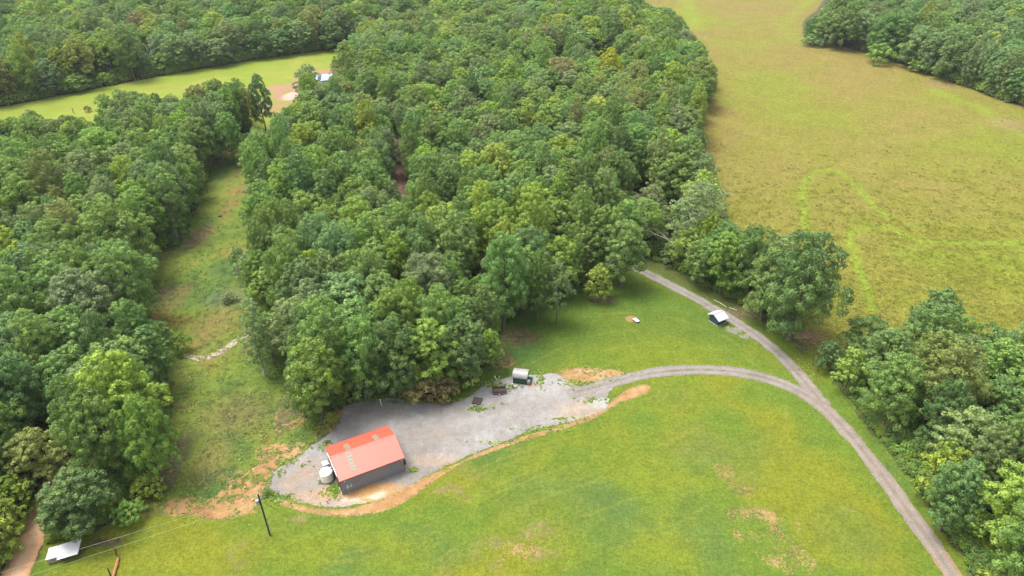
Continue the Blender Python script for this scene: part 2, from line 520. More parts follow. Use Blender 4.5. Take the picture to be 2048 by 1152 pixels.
def c_lawn(x, y):
    n1 = fbm(x, y, 26, 21); n2 = fbm(x, y, 9, 22); n3 = fbm(x, y, 2.4, 23)
    c = np.tile([.135, .215, .022], (len(x), 1))
    c = mixc(c, (.205, .235, .018), smooth(-.15, .55, n1 + .45 * n2))
    c = mixc(c, (.105, .185, .035), smooth(.05, .55, -n1 + .5 * n2) * .8)
    c = mixc(c, (.21, .19, .06), smooth(.35, .8, n2 * .8 + n3 * .45) * .4)
    # lawn above the drive is a deeper green, brighter along the drive
    _, py, _ = projn(x, y, 0 * x)
    px, _, _ = projn(x, y, 0 * x)
    up = smooth(760, 660, py) * smooth(950, 1000, px)
    c = mixc(c, (.075, .165, .022), up * .6)
    c = mixc(c, (.17, .235, .018), blob(x, y, 1330, 715, 24, 10) * .7)
    c = mixc(c, (.065, .15, .03), blob(x, y, 1040, 715, 12, 10) * .7)
    c = mixc(c, (.095, .175, .045), np.maximum.reduce([blob(x, y, 1120, 1010, 16, 10), blob(x, y, 1450, 900, 14, 12), blob(x, y, 870, 1090, 12, 6), blob(x, y, 1690, 1060, 8, 8)]) * .5 * smooth(-.5, .4, n2))
    c = mixc(c, (.235, .26, .018), np.maximum.reduce([blob(x, y, 1320, 950, 16, 8), blob(x, y, 700, 1100, 22, 6), blob(x, y, 1330, 1080, 12, 9), blob(x, y, 1350, 800, 10, 8), blob(x, y, 1680, 960, 7, 9)]) * .5 * smooth(-.5, .4, -n2))
    c = mixc(c, (.25, .20, .085), np.maximum.reduce([blob(x, y, 1035, 1100, 9, 4.5), blob(x, y, 1080, 1065, 4, 3), blob(x, y, 900, 990, 5, 3), blob(x, y, 610, 1040, 5, 1.5), blob(x, y, 470, 1110, 2, 5)]) * smooth(-.1, .5, n3) * .8)
    # wheel tracks parallel with the edge of the yard
    d, _ = seg_dist(x, y, W_BAND, False)
    for off in (3.2, 5.0, 8.6, 10.3, 15.5, 22.0, 30.0):
        c = mixc(c, (.23, .25, .035), np.exp(-((d - off) / .32) ** 2) * .5 * smooth(-.3, .2, n2))
    # the verge beyond the road is dark and rough
    d, _ = seg_dist(x, y, W_ROAD, False)
    rside = ((x - at(1400, 603).x) + (y - at(1400, 603).y)) / 1.414
    c = mixc(c, (.10, .12, .03), (rside > .5) * smooth(1.2, 3, d) * (py < 760) * .75)
    return with_clay(x, y, c * np.array([.86, .83, 1.0]) * (1 + .10 * n3)[:, None])

def c_valley(x, y):
    n1 = fbm(x, y, 14, 31); n2 = fbm(x, y, 4, 32); n3 = fbm(x, y, 1.2, 33)
    c = np.tile([.15, .19, .03], (len(x), 1))
    c = mixc(c, (.085, .135, .03), smooth(-.1, .5, n1 + .4 * n2))
    c = mixc(c, (.21, .165, .04), smooth(0, .55, -n1 + .4 * n2) * .8)
    c = mixc(c, (.23, .15, .055), np.maximum.reduce([blob(x, y, 350, 600, 4, 12), blob(x, y, 400, 660, 5, 10), blob(x, y, 470, 400, 4, 40), blob(x, y, 480, 340, 4, 20)]) * .7 * smooth(-.4, .4, n2))
    c = mixc(c, (.20, .15, .05), np.maximum.reduce([blob(x, y, 440, 640, 7, 16), blob(x, y, 470, 830, 10, 9), blob(x, y, 420, 920, 5, 9)]) * .6)
    c = mixc(c, (.12, .15, .07), blob(x, y, 455, 595, 7, 7) * .7)
    c = mixc(c, (.13, .10, .055), np.maximum.reduce([blob(x, y, 393, 475, 4, 12), blob(x, y, 325, 590, 3, 7), blob(x, y, 350, 920, 3, 10), blob(x, y, 325, 960, 3, 6)]) * .8)
    return with_clay(x, y, c * np.array([.98, 1.06, 1.1]) * (1 + .16 * n3)[:, None])

def c_past(x, y):
    n1 = fbm(x, y, 40, 41); n2 = fbm(x, y, 7, 42)
    c = np.tile([.20, .265, .03], (len(x), 1))
    c = mixc(c, (.26, .27, .05), smooth(-.2, .6, n1 + .4 * n2) * .8)
    return c * (1 + .05 * n2)[:, None]

PX_LOOP = [(1628, 600), (1620, 500), (1607, 430), (1604, 380), (1612, 357), (1635, 342), (1665, 338), (1690, 350), (1720, 380), (1750, 415), (1775, 432)]
PX_LOOP2 = [(1775, 455), (1720, 456), (1697, 465), (1700, 490), (1715, 530), (1730, 570), (1745, 620)]
PX_LOOP3 = [(1780, 455), (1830, 480), (1900, 487), (2048, 487), (2300, 480)]
PX_LOOP4 = [(1375, -10), (1380, 40), (1398, 55)]
PX_LOOP5 = [(1640, -10), (1580, 30), (1570, 55), (1600, 85)]
PX_LOOP6 = [(2100, 300), (2048, 270), (2000, 245), (1960, 215), (1870, 180)]
def c_hay(x, y):
    n1 = fbm(x, y, 45, 51); n2 = fbm(x, y, 12, 52); n3 = fbm(x, y, 3, 53)
    _, py, _ = projn(x, y, 0 * x)
    far = smooth(620, 60, py)
    c = np.tile([.22, .225, .028], (len(x), 1))
    c = mixc(c, (.265, .225, .05), far)
    c = mixc(c, (.275, .215, .06), smooth(-.1, .55, n1 + .5 * n2 + .25 * n3) * (.3 + .4 * far))
    c = mixc(c, (.21, .26, .026), smooth(-.1, .5, -n1 + .5 * n2 + .3 * n3) * .5)
    keepg = np.zeros(len(x))
    for P, w, k in ((PX_LOOP, 1.2, .85), (PX_LOOP2, 1.3, .95), (PX_LOOP3, 1.3, .75), (PX_LOOP4, 8, .6), (PX_LOOP5, 5, .4), (PX_LOOP6, 3.5, .6)):
        d, _ = seg_dist(x, y, chaikin(atn(P)), False)
        q = np.exp(-(d / w) ** 2) * k * smooth(-1.2, 0, n3); c = mixc(c, (.25, .32, .035), q); keepg = np.maximum(keepg, q)
    ctr = atn(PX_LOOP)
    for P, o1 in ((PX_LOOP3, 1),):
        d, _ = seg_dist(x, y, chaikin(atn(P)), False)
        c = mixc(c, (.27, .19, .05), np.exp(-((d - 4) / 1.6) ** 2) * .3)
    c = mixc(c, (.32, .2, .12), np.maximum.reduce([blob(x, y, 1880, 170, 12, 10), blob(x, y, 2025, 250, 12, 14)]) * .6)
    c = mixc(c, (.36, .22, .15), blob(x, y, 1612, 672, 5.5, 4) * smooth(-.5, .3, n3))
    e = inside(x, y, atn([(1380, 230), (1440, 360), (1500, 560), (1380, 500), (1340, 300)]))
    c = mixc(c, (.18, .21, .03), e * .5)
    c = c * np.array([.80, .86, .85]) * (1 + .10 * n3 + .05 * n2)[:, None]
    tan = np.tile([.225, .178, .055], (len(x), 1)) * (1 + .15 * n3)[:, None]
    return c, tan, .12 + .42 * smooth(-.5, .6, n1 + .5 * n2) * (.35 + .65 * far) * (1 - .85 * keepg) - .3 * keepg

def c_gravel(x, y):
    n1 = fbm(x, y, 10, 61); n2 = fbm(x, y, 3, 62); n3 = fbm(x, y, .8, 63)
    c = np.tile([.285, .266, .248], (len(x), 1))
    c = mixc(c, (.35, .34, .335), smooth(0, .5, n1 + .5 * n2) * .8)
    c = mixc(c, (.24, .215, .195), smooth(0, .55, -n1 + .5 * n2) * .7)
    for (px, py, rx, ry, k, col) in ((730, 985, 11, 3.0, .95, (.44, .25, .09)), (640, 1000, 7, 3, .5, (.42, .27, .17)), (1170, 820, 9, 4, .55, (.42, .32, .22)), (860, 870, 5, 2.2, .5, (.33, .25, .18)),
                                     (600, 965, 4, 4, .5, (.38, .28, .2)), (620, 930, 3, 3, .3, (.4, .28, .2)), (1065, 770, 2, 1.5, .5, (.4, .25, .18)), (870, 920, 6, 2, .4, (.42, .30, .2)), (700, 960, 2.6, 3, .7, (.27, .2, .08))):
        c = mixc(c, col, np.clip(blob(x, y, px, py, rx, ry) * 1.6, 0, 1) * k * smooth(-.9, .2, n2))
    c = mixc(c, (.30, .255, .22), np.clip(blob(x, y, 1205, 808, 5, 2.4) * 2, 0, 1) * .1)
    c = mixc(c, (.37, .37, .34), np.clip(blob(x, y, 1205, 806, 3.6, 2.0) * 2, 0, 1) * .9)
    d, _ = seg_dist(x, y, atn([(690, 1003), (730, 1000), (765, 988)]), False)
    c = mixc(c, (.62, .55, .42), np.exp(-(d / .7) ** 2) * .85 * smooth(-.6, .2, fbm(x * .3, y, .9, 66)))
    # worn wheel lanes
    d, _ = seg_dist(x, y, chaikin(atn([(1160, 785), (1060, 830), (960, 860), (860, 880), (800, 860)])), False)
    c = mixc(c, (.25, .235, .22), np.exp(-(d / 2.2) ** 2) * .45)
    return c * (1 + .14 * n3)[:, None], np.tile([.10, .14, .045], (len(x), 1)), .42 * smooth(1.6, -.2, sdf(x, y, W_YARD))

def c_drive(x, y):
    n2 = fbm(x, y, 4, 72); n3 = fbm(x, y, .9, 73)
    c = np.tile([.29, .265, .235], (len(x), 1))
    c = mixc(c, (.22, .195, .165), smooth(0, .5, n2) * .6)
    px, py, _ = projn(x, y, 0 * x)
    c = mixc(c, (.31, .25, .20), smooth(1500, 1700, px) * .5)
    d, _ = seg_dist(x, y, W_DRIVE, False)
    c = mixc(c, (.15, .16, .06), np.exp(-((d - .05) / .4) ** 2) * smooth(1280, 1330, px) * smooth(1560, 1480, px) * smooth(-.1, .3, n2 + n3) * .7)
    c = mixc(c, (.42, .24, .12), smooth(1075, 1130, py) * np.exp(-((d - 1.5) / .4) ** 2) * .8)
    dr = np.minimum(d, seg_dist(x, y, W_ROAD, False)[0])
    c = c * np.array([.86, .85, .86]) * (1 + .16 * np.exp(-((dr - .8) / .28) ** 2) - .10 * np.exp(-(dr / .3) ** 2))[:, None]
    return c * (1 + .13 * n3)[:, None], np.tile([.11, .14, .05], (len(x), 1)), .42 * smooth(1.1, 1.8, np.minimum(d, seg_dist(x, y, W_ROAD, False)[0])) + .20 * np.exp(-(np.minimum(d, seg_dist(x, y, W_ROAD, False)[0]) / .35) ** 2)

def c_clay(x, y):
    n2 = fbm(x, y, 4, 82); n3 = fbm(x, y, 1, 83)
    c = np.tile(CLAY, (len(x), 1))
    c = mixc(c, (.42, .29, .16), smooth(0, .6, n2 + .4 * n3) * .7)
    c = mixc(c, (.27, .135, .065), smooth(.1, .6, -n2) * .6)
    c = c * (1 + .14 * n3)[:, None]
    return c, np.tile([.11, .14, .03], (len(x), 1)), .62 - .62 * smooth(-.1, .9, clay_base(x, y))

# one sheet of ground out past everything in view
sheet('ground', lambda x, y: x * 0 + 1, (-420, 520, 30, 330), 2.0, 0.0, M_FLOOR, c_floor)
gm = []
for (a, b, c, d) in ((-4200, 4200, 330, 6000), (-4200, 4200, -2500, 30), (-4200, -420, 30, 330), (522, 4200, 30, 332)):
    gm.append((a, b, c, d))
V, F = [], []
for (a, b, c, d) in gm:
    k = len(V); V += [(a, c, -.004), (b, c, -.004), (b, d, -.004), (a, d, -.004)]; F.append((k, k + 1, k + 2, k + 3))
me = bpy.data.meshes.new('terrain'); me.from_pydata(V, [], F); me.materials.append(plain('far_ground', (.07, .075, .03), .95, scale=.2)); link('terrain', me, kind='structure')

nz = lambda x, y, s, a, k: a * fbm(x, y, s, k)
sheet('pasture', lambda x, y: sdf(x, y, W_PAST) + nz(x, y, 3, 1.2, 101), bb(W_PAST), 1.6, .004, M_PAST, c_past)
sheet('hay_meadow', lambda x, y: sdf(x, y, W_HAY) + nz(x, y, 3, 1.5, 102), bb(W_HAY), 1.3, .008, M_HAY, c_hay)
sheet('valley_grass', lambda x, y: sdf(x, y, W_VALLEY) + nz(x, y, 3.5, 3.0, 103) + nz(x, y, .9, 1.2, 104), bb(W_VALLEY), .5, .012, M_LAWN, c_valley)
def f_lawn(x, y):
    f = sdf(x, y, W_LAWN) + nz(x, y, 3.5, 1.6, 105) + nz(x, y, .8, .8, 106)
    y_ = sdf(x, y, W_YARD)
    return f
sheet('lawn', f_lawn, bb(W_LAWN), .45, .016, M_LAWN, c_lawn)

sheet('bare_clay_soil', f_clay, (-75, 60, 70, 140), .28, .020, M_CLAY, c_clay)

def c_litter(x, y):
    n = fbm(x, y, 2, 91); n3 = fbm(x, y, .7, 92)
    c = np.tile([.15, .10, .065], (len(x), 1))
    c = mixc(c, (.21, .135, .085), smooth(0, .5, n))
    return c * (1 + .25 * n3)[:, None], np.tile([.085, .13, .03], (len(x), 1)), x * 0 + .46
def f_litter(x, y):
    n = fbm(x, y, 1.0, 121, 3)
    f = np.full(x.shape, -4.0)
    for px, py, rx, ry, dn in ((590, 790, 3.5, 14, .4), (345, 920, 2.6, 9, .7), (330, 965, 3, 4, .6), (1205, 600, 5, 3.0, .55), (1040, 675, 8, 6, .8), (1000, 712, 4, 6, .65), (393, 475, 3.2, 11, .8), (322, 590, 3.0, 7, .8),
                               (215, 1085, 3.5, 1.6, .7), (1240, 520, 8, 6, .2), (520, 650, 3, 14, .3), (1480, 625, 6, 3.5, .5), (1620, 690, 4, 3, .5)):
        b = blob(x, y, px, py, rx, ry)
        f = np.maximum(f, np.where(b > 0, b * 1.3 - dn, -4))
    return f + .6 * n + .8 * fbm(x, y, .5, 122, 2)
sheet('leaf_litter', f_litter, (-110, 110, 70, 240), .4, .022, M_FLOOR, c_litter)

def f_yard(x, y):
    f = sdf(x, y, W_YARD) / .8 + .55 * fbm(x, y, 1.1, 131) + .35 * fbm(x, y, .45, 132, 2)
    for px, py, rx, ry, dn in ((560, 998, 3.2, 1.3, .35), (680, 975, 3.4, 3.4, .62), (955, 818, 2.6, 1.0, .45), (985, 770, 4.5, 1.6, .75), (1080, 760, 1.4, 3.2, .75), (828, 940, 1.1, .8, .3), (1110, 838, 5, .9, .85), (1190, 800, 5, 1.6, .95), (1060, 865, 6, 1.0, .9), (655, 885, 2, 1.0, .9)):
        b = blob(x, y, px, py, rx, ry)
        f = np.minimum(f, np.where(b > 0, 1.1 * dn + .25 - b * 1.3 + 1.1 * fbm(x, y, .6, 133), 4))
    return f
sheet('gravel_yard', f_yard, bb(W_YARD), .22, .026, M_GRAV, c_gravel)
def f_drive(x, y):
    d1, _ = seg_dist(x, y, W_DRIVE, False)
    return 1.7 - d1 + .35 * fbm(x, y, 9, 140, 2) + .30 * fbm(x, y, 1.4, 141) + .2 * fbm(x, y, .4, 142, 2)
sheet('gravel_drive', f_drive, bb(W_DRIVE, 4), .28, .030, M_GRAV, c_drive)
def f_road(x, y):
    d2, _ = seg_dist(x, y, W_ROAD, False)
    f = 1.7 - d2 + .5 * fbm(x, y, 2.2, 143) + .25 * fbm(x, y, .5, 144, 2)
    for px, py, rx, ry in ((1470, 660, 3.2, 2.6), (1490, 672, 2.4, 2.0), (1440, 648, 1.9, 1.6)):
        b = blob(x, y, px, py, rx, ry)
        f = np.maximum(f, np.where(b > 0, b * 1.4 - .95 + 1.2 * fbm(x, y, .7, 145), -4))
    return f
sheet('gravel_lane', f_road, bb(W_ROAD, 6), .3, .034, M_GRAV, c_drive)
def c_track(x, y):
    n3 = fbm(x, y, 1.5, 93)
    d, _ = seg_dist(x, y, W_TRACK, False)
    c = np.tile([.14, .085, .065], (len(x), 1))
    c = mixc(c, (.30, .20, .15), np.exp(-((d) / .5) ** 2) * .7)
    c = mixc(c, (.27, .21, .17), smooth(1000, 1150, projn(x, y, 0 * x)[0]) * .8)
    return c * (1 + .2 * n3)[:, None]
sheet('woodland_track', lambda x, y: 3.4 - seg_dist(x, y, W_TRACK, False)[0] + .8 * fbm(x, y, 2, 146), bb(W_TRACK, 5), .8, .018, M_CLAY, c_track)
def c_dirt(x, y):
    n2 = fbm(x, y, 3, 94); n3 = fbm(x, y, .8, 95)
    d, _ = seg_dist(x, y, W_DIRT, False)
    c = np.tile([.70, .42, .23], (len(x), 1))
    c = mixc(c, (.80, .56, .37), np.exp(-(d / .9) ** 2) * .7)
    c = mixc(c, (.34, .16, .08), smooth(1.4, 2.4, d) * .6)
    return c * (1 + .08 * n3 + .08 * n2)[:, None]
sheet('dirt_road', lambda x, y: 2.3 - seg_dist(x, y, W_DIRT, False)[0] + .35 * fbm(x, y, 1.6, 147), bb(W_DIRT, 4), .3, .028, M_CLAY, c_dirt)
def c_creek(x, y):
    n3 = fbm(x, y, .8, 96)
    c = np.tile([.40, .34, .25], (len(x), 1))
    return mixc(c, (.17, .13, .08), smooth(-.2, .3, n3))
sheet('stony_creek_bed', lambda x, y: .75 - seg_dist(x, y, W_CREEK, False)[0] + .7 * fbm(x, y, 2.0, 148), bb(W_CREEK, 3), .22, .024, M_CLAY, c_creek)
def c_fclay(x, y):
    n = fbm(x, y, 5, 97)
    c = np.tile([.34, .21, .13], (len(x), 1))
    c = mixc(c, (.24, .25, .05), smooth(.05, .4, n))
    px, py, _ = projn(x, y, 0 * x)
    return mixc(c, (.6, .55, .5), np.clip(blob(x, y, 583, 192, 5, 9) * 1.6, 0, 1) * .45)
def f_fclay(x, y):
    f = np.maximum.reduce([blob(x, y, 558, 207, 12, 18) - .3, blob(x, y, 590, 190, 12, 22) - .25, blob(x, y, 575, 176, 13, 10) - .3, blob(x, y, 655, 162, 22, 30) - .25])
    return f + .22 * fbm(x, y, 5, 149)
sheet('clay_clearing', f_fclay, (-180, -60, 230, 420), 1.0, .009, M_CLAY, c_fclay)
# leaf covered ground right of the lane and a mown strip below the left woods are left to the sheets above

# ------------------------------------------------------------------ trees: prototypes
def unit(v): return v / (np.linalg.norm(v, axis=-1, keepdims=True) + 1e-9)

def fib(n, zmin, rng):
    i = np.arange(n) + .5
    z = zmin + (1 - zmin) * i / n
    a = i * 2.39996 + rng.uniform(0, 6.28)
    r = np.sqrt(np.clip(1 - z * z, 0, 1))
    return unit(np.stack([r * np.cos(a), r * np.sin(a), z], 1) + rng.normal(0, .18, (n, 3)))

def cards(P, N, size, rng, aspect=1.35):
    """leaf sprays: small quads at P facing N"""
    n = len(P)
    t = unit(np.cross(N, unit(rng.normal(size=(n, 3)))))
    b = np.cross(N, t)
    s = size[:, None]
    bend = N * s * rng.uniform(-.35, .1, (n, 1))
    V = np.stack([P - t * s * aspect, P - b * s + bend, P + t * s * aspect, P + b * s + bend], 1).reshape(-1, 3)
    F = np.arange(4 * n).reshape(n, 4)
    return V, F

def crown_data(seed, H, R, zb, prof, n_main, dens=1.0, leaf=.17, loose=.42, lobe=(.28, .42), sub=9, squash=1.0):
    rng = np.random.default_rng(seed); leaf *= .84
    C, Rm = [], []
    for i in range(n_main):
        t = (i + .5) / n_main
        t = t ** .8
        env = prof(t) * R
        lr = R * rng.uniform(*lobe) * (1.05 - .35 * t)
        a = i * 2.39996 + rng.uniform(-.5, .5)
        rr = max(0, env - lr * .75) * rng.uniform(.7, 1.08)
        if i == n_main - 1: rr *= .2
        z = zb + t * (H - zb - lr * .6)
        C.append((rr * math.cos(a), rr * math.sin(a), z)); Rm.append(lr)
    C.append((0, 0, zb + .55 * (H - zb))); Rm.append(R * .55)          # inner mass
    C = np.array(C); Rm = np.array(Rm)
    Vs, Fs, L = [], [], []; base = 0; lobes = []
    for i in range(len(C)):
        k = sub if i < n_main else sub * 2
        D = fib(k, -.45, rng)
        S = C[i] + D * Rm[i] * np.array([.85, .85, .85 * squash])
        sr = Rm[i] * rng.uniform(.34, .52, k) * (1 if i < n_main else .7)
        dist = np.linalg.norm(S[:, None] - C[None], axis=2)
        dist[:, i] = 9e9
        keep = (dist > Rm[None] * .78).all(1)
        for s, r, d in zip(S[keep], sr[keep], D[keep]):
            m = int(78 * dens * r * r * (.34 / (2 * leaf)) ** 1.2) + 6
            dirs = unit(rng.normal(size=(m, 3)) + .75 * d + np.array([0, 0, .45]))
            P = s + dirs * r * rng.uniform(.72, 1.12, (m, 1)) * np.array([1, 1, .85 * squash])
            N = unit(dirs + loose * rng.normal(size=(m, 3)))
            v, f = cards(P, N, leaf * rng.uniform(.7, 1.35, m), rng)
            Vs.append(v); Fs.append(f + base); base += len(v)
            lb = np.clip(rng.normal(.5, .2), 0, 1)
            L.append(np.clip(lb + rng.normal(0, .13, m), 0, 1))
        lobes.append(C[i])
    return np.concatenate(Vs), np.concatenate(Fs), np.concatenate(L), C, Rm

def trunk_data(seed, H, C, Rm, r0, lean=.04, nl=7, top=.86):
    rng = np.random.default_rng(seed + 999)
    mb = MB()
    k = 7; pts = []; w = rng.normal(0, lean, 2) * H * .12
    for i in range(k):
        t = i / (k - 1)
        pts.append((w[0] * t * t * 2 + rng.normal(0, .06), w[1] * t * t * 2 + rng.normal(0, .06), t * H * top))
    pts[0] = (0, 0, -.15)
    mb.tube(pts, [r0 * 1.35] + [r0 * (1 - .85 * i / (k - 1)) for i in range(1, k)], 7)
    order = list(range(len(C) - 1)); rng.shuffle(order)
    for i in order[:nl]:
        c = Vector(C[i]); t = max(.25, min(.8, (c.z / H) - .22 - .15 * rng.random()))
        j = t * (k - 1) / top; j = min(j, k - 1.01); a = Vector(pts[int(j)]).lerp(Vector(pts[int(j) + 1]), j - int(j))
        mid = a.lerp(c, .5) + Vector((rng.normal(0, .25), rng.normal(0, .25), -.3))
        mb.tube([a, mid, c + Vector((0, 0, Rm[i] * .4))], [r0 * .38, r0 * .24, r0 * .08], 5, False)
    return mb

PROTOS = []
def make_proto(kind, seed, H, R, zb, prof, n_main, r0=.3, mat=None, bark=None, **kw):
    V, F, L, C, Rm = crown_data(seed, H, R, zb, prof, n_main, **kw)
    cm = mesh_np('crown', V, F, None, M_LEAF)
    at_ = cm.attributes.new('lob', 'FLOAT', 'FACE'); at_.data.foreach_set('value', L.astype(np.float32))
    tb = trunk_data(seed, H, C, Rm, r0)
    tm = tb.mesh('trunk', bark or M_BARK, True)
    # joined copy for the far woods
    tv = np.array(tb.v); nf = []
    for f in tb.f:
        if len(f) == 4: nf.append(f)
        elif len(f) > 4:
            for i in range(1, len(f) - 1, 2): nf.append((f[0], f[i], f[i + 1], f[min(i + 2, len(f) - 1)]))
    nf = [f for f in nf if len(set(f)) == 4]
    jm = mesh_np('tree_shape', np.concatenate([V, tv]), np.concatenate([F, np.array(nf) + len(V)]), None, M_LEAF)
    jm.materials.append(bark or M_BARK)
    jm.polygons.foreach_set('material_index', np.concatenate([np.zeros(len(F), np.int32), np.ones(len(nf), np.int32)]))
    at_ = jm.attributes.new('lob', 'FLOAT', 'FACE'); at_.data.foreach_set('value', np.concatenate([L, np.full(len(nf), .5)]).astype(np.float32))
    PROTOS.append(dict(kind=kind, H=H, R=R, crown=cm, trunk=tm, joined=jm))
    return len(PROTOS) - 1

p_round = lambda t: math.sqrt(max(0, 1 - ((t - .42) / .62) ** 2))
p_dome = lambda t: math.sqrt(max(0, 1 - (max(t - .3, 0) / .74) ** 2)) * (.82 + .18 * min(1, t / .3))
p_tall = lambda t: (.62 + .38 * min(1, t / .35)) * math.sqrt(max(0.0, 1 - (max(t - .35, 0) / .68) ** 2.2))
p_cone = lambda t: max(.12, 1 - .9 * t) ** .7
BROAD = [make_proto('broad', 100 + i, 20 + i % 3, 7.4, 4.6, p_dome, 20 + 2 * i, r0=.42, sub=11, lobe=(.24, .40), leaf=.15 + .02 * (i % 3)) for i in range(6)]
ROUND = [make_proto('round', 200 + i, 18, 5.8, 3.8, p_round if i % 2 else p_dome, 15 + 2 * i, r0=.3, sub=10, lobe=(.27, .44), leaf=.15 + .015 * (i % 3)) for i in range(6)]
TALL = [make_proto('tall', 300 + i, 24, 5.4, 5.5, p_tall, 22, bark=M_BARK_PALE if i % 2 else None, r0=.3, sub=9, lobe=(.30, .44)) for i in range(4)]
AIRY = [make_proto('airy', 400 + i, 21, 5.2, 6.0, p_dome, 17, r0=.26, dens=.7, loose=.6, sub=8, lobe=(.24, .38)) for i in range(2)]
NARROW = [make_proto('narrow', 500 + i, 20, 3.0, 3.0, p_tall, 20, r0=.2, sub=6, lobe=(.4, .6), bark=M_BARK_PALE) for i in range(2)]
SHRUB = [make_proto('shrub', 600 + i, 3.4, 2.4, .5, p_dome, 9, r0=.07, leaf=.13, sub=7, lobe=(.34, .5), dens=1.2) for i in range(3)]
SMALL = [make_proto('small', 700 + i, 9, 3.4, 1.6, p_dome, 14, r0=.13, leaf=.15, sub=8, lobe=(.28, .42)) for i in range(2)]
KINDS = dict(broad=BROAD, round=ROUND, tall=TALL, airy=AIRY, narrow=NARROW, shrub=SHRUB, small=SMALL)

# leaf colours (reflectance)
TINTS = {
    'green': (.190, .300, .074), 'dark green': (.138, .232, .068), 'blue-green': (.178, .292, .096), 'grey-green': (.222, .302, .118),
    'bright green': (.235, .360, .066), 'yellow-green': (.295, .385, .066), 'olive': (.232, .285, .080), 'rusty brown-green': (.270, .245, .100), 'yellow': (.46, .47, .04)}
NAMES_T = ['green', 'dark green', 'blue-green', 'grey-green', 'bright green', 'yellow-green', 'olive', 'rusty brown-green']

def tree_px(px, py, h):
    return at(px, py)

# outlines (photo pixels) of all open ground that no random crown may cover
OPEN = [
 [(-300, 262), (0, 216), (250, 167), (500, 122), (690, 98), (712, 102), (690, 116), (640, 130), (610, 138), (588, 160), (575, 178), (560, 180), (548, 165), (520, 152), (500, 166), (450, 165), (410, 175), (395, 200), (375, 212), (360, 207), (330, 194), (280, 189), (240, 190), (215, 207), (212, 240), (200, 257), (170, 250), (140, 242), (95, 228), (60, 242), (0, 245), (-300, 300)],
 [(545, 182), (600, 170), (606, 195), (580, 212), (560, 232), (545, 232), (530, 262), (522, 250)],
 [(640, 150), (672, 138), (676, 160), (648, 168)],
 [(445, 325), (432, 350), (413, 400), (402, 440), (390, 480), (352, 512), (316, 532), (302, 570), (322, 610), (337, 650), (347, 690), (378, 718), (402, 760), (384, 800), (372, 850), (348, 900), (334, 960), (296, 1010), (285, 1035), (250, 1042), (200, 1064), (168, 1085), (120, 1082), (85, 1095), (95, 1012), (66, 1010), (40, 1070), (-10, 1200), (-60, 1500), (2300, 1500), (1990, 1240), (1935, 1152), (1905, 1080), (1862, 1015), (1842, 975), (1785, 915), (1745, 855), (1702, 803), (1672, 762), (1625, 735), (1612, 700), (1645, 690), (1690, 688), (1740, 642), (1800, 612), (1832, 602), (1880, 587), (1930, 602), (2048, 602), (2600, 640), (2500, 330), (2048, 222), (1990, 195), (1900, 168), (1780, 125), (1700, 100), (1640, 88), (1607, 68), (1612, 42), (1655, 20), (1665, -30), (1240, -30), (1290, 4), (1312, 18), (1347, 22), (1387, 77), (1430, 122), (1424, 210), (1392, 257), (1420, 310), (1440, 360), (1464, 418), (1470, 447), (1500, 452), (1540, 457), (1605, 468), (1650, 470), (1686, 520), (1670, 572), (1622, 642), (1598, 672), (1560, 672), (1520, 665), (1500, 640), (1440, 605), (1400, 592), (1360, 575), (1312, 545), (1278, 528), (1275, 545), (1232, 578), (1180, 600), (1130, 615), (1060, 640), (1012, 682), (1000, 735), (958, 762), (905, 790), (850, 797), (760, 795), (695, 808), (640, 850), (600, 830), (565, 765), (522, 720), (507, 650), (500, 600), (500, 560), (470, 520), (487, 480), (492, 440), (492, 400), (500, 335)],
 [(781, 300), (797, 310), (808, 388), (790, 388)],
 [(944, 526), (966, 526), (966, 540), (944, 540)],
 [(1158, 512), (1190, 514), (1190, 534), (1158, 532)],
 [(1270, 345), (1292, 350), (1290, 395), (1272, 395)],
]
OPEN = [np.array(p, float) for p in OPEN]

KEYS = np.array([(795, 335), (798, 360), (803, 385), (955, 533), (1172, 522), (585, 195), (570, 190), (555, 205), (652, 158), (664, 155), (524, 240), (530, 258), (518, 222),
                 (312, 930), (305, 900), (1280, 375), (1282, 355), (1330, 420), (1345, 455), (1360, 400), (1385, 440), (1335, 470), (1212, 112), (1195, 118), (1232, 120), (1120, 135), (60, 1060), (48, 1090), (75, 1035), (300, 110)], float)
def crown_covers(x, y, h, r, lim=1, shrink=.80):
    """how many of the sample points on a crown's outline fall on open ground in the view"""
    pts = []
    for k in range(10):
        a = k * math.pi / 5
        cx = r * shrink * math.cos(a); cz = math.sin(a)
        pts.append((x + cx, y, h * .64 + cz * h * .33 * shrink if cz > 0 else h * .64 + cz * h * .30))
    pts.append((x, y, h * .6))
    P = np.array(pts)
    px, py, _ = projn(P[:, 0], P[:, 1], P[:, 2])
    c = 0
    qx, qy, qd = projn(x, y, h * .62)
    k = FOC / qd
    if (((KEYS[:, 0] - qx) / (r * k)) ** 2 + ((KEYS[:, 1] - qy) / (h * .37 * k)) ** 2 < 1).any(): return 99
    for O in OPEN:
        c += int(inside(px, py, O).sum())
    return c

TREES = []     # dicts: x y h r kind tint proto label
def hero(px, py, top, r, kind, tint, label=None, cat='tree', rot=None, name=None):
    """a tree given by the pixel of its foot and the pixel row of its top"""
    g = at(px, py)
    lo, hi = 1.0, 60.0
    for _ in range(30):
        m = (lo + hi) / 2
        yy = projn(g.x, g.y, m)[1]
        if yy > top: lo = m
        else: hi = m
    TREES.append(dict(x=g.x, y=g.y, h=lo, r=r, kind=kind, tint=tint, label=label, cat=cat, name=name, hero=True))
    return lo

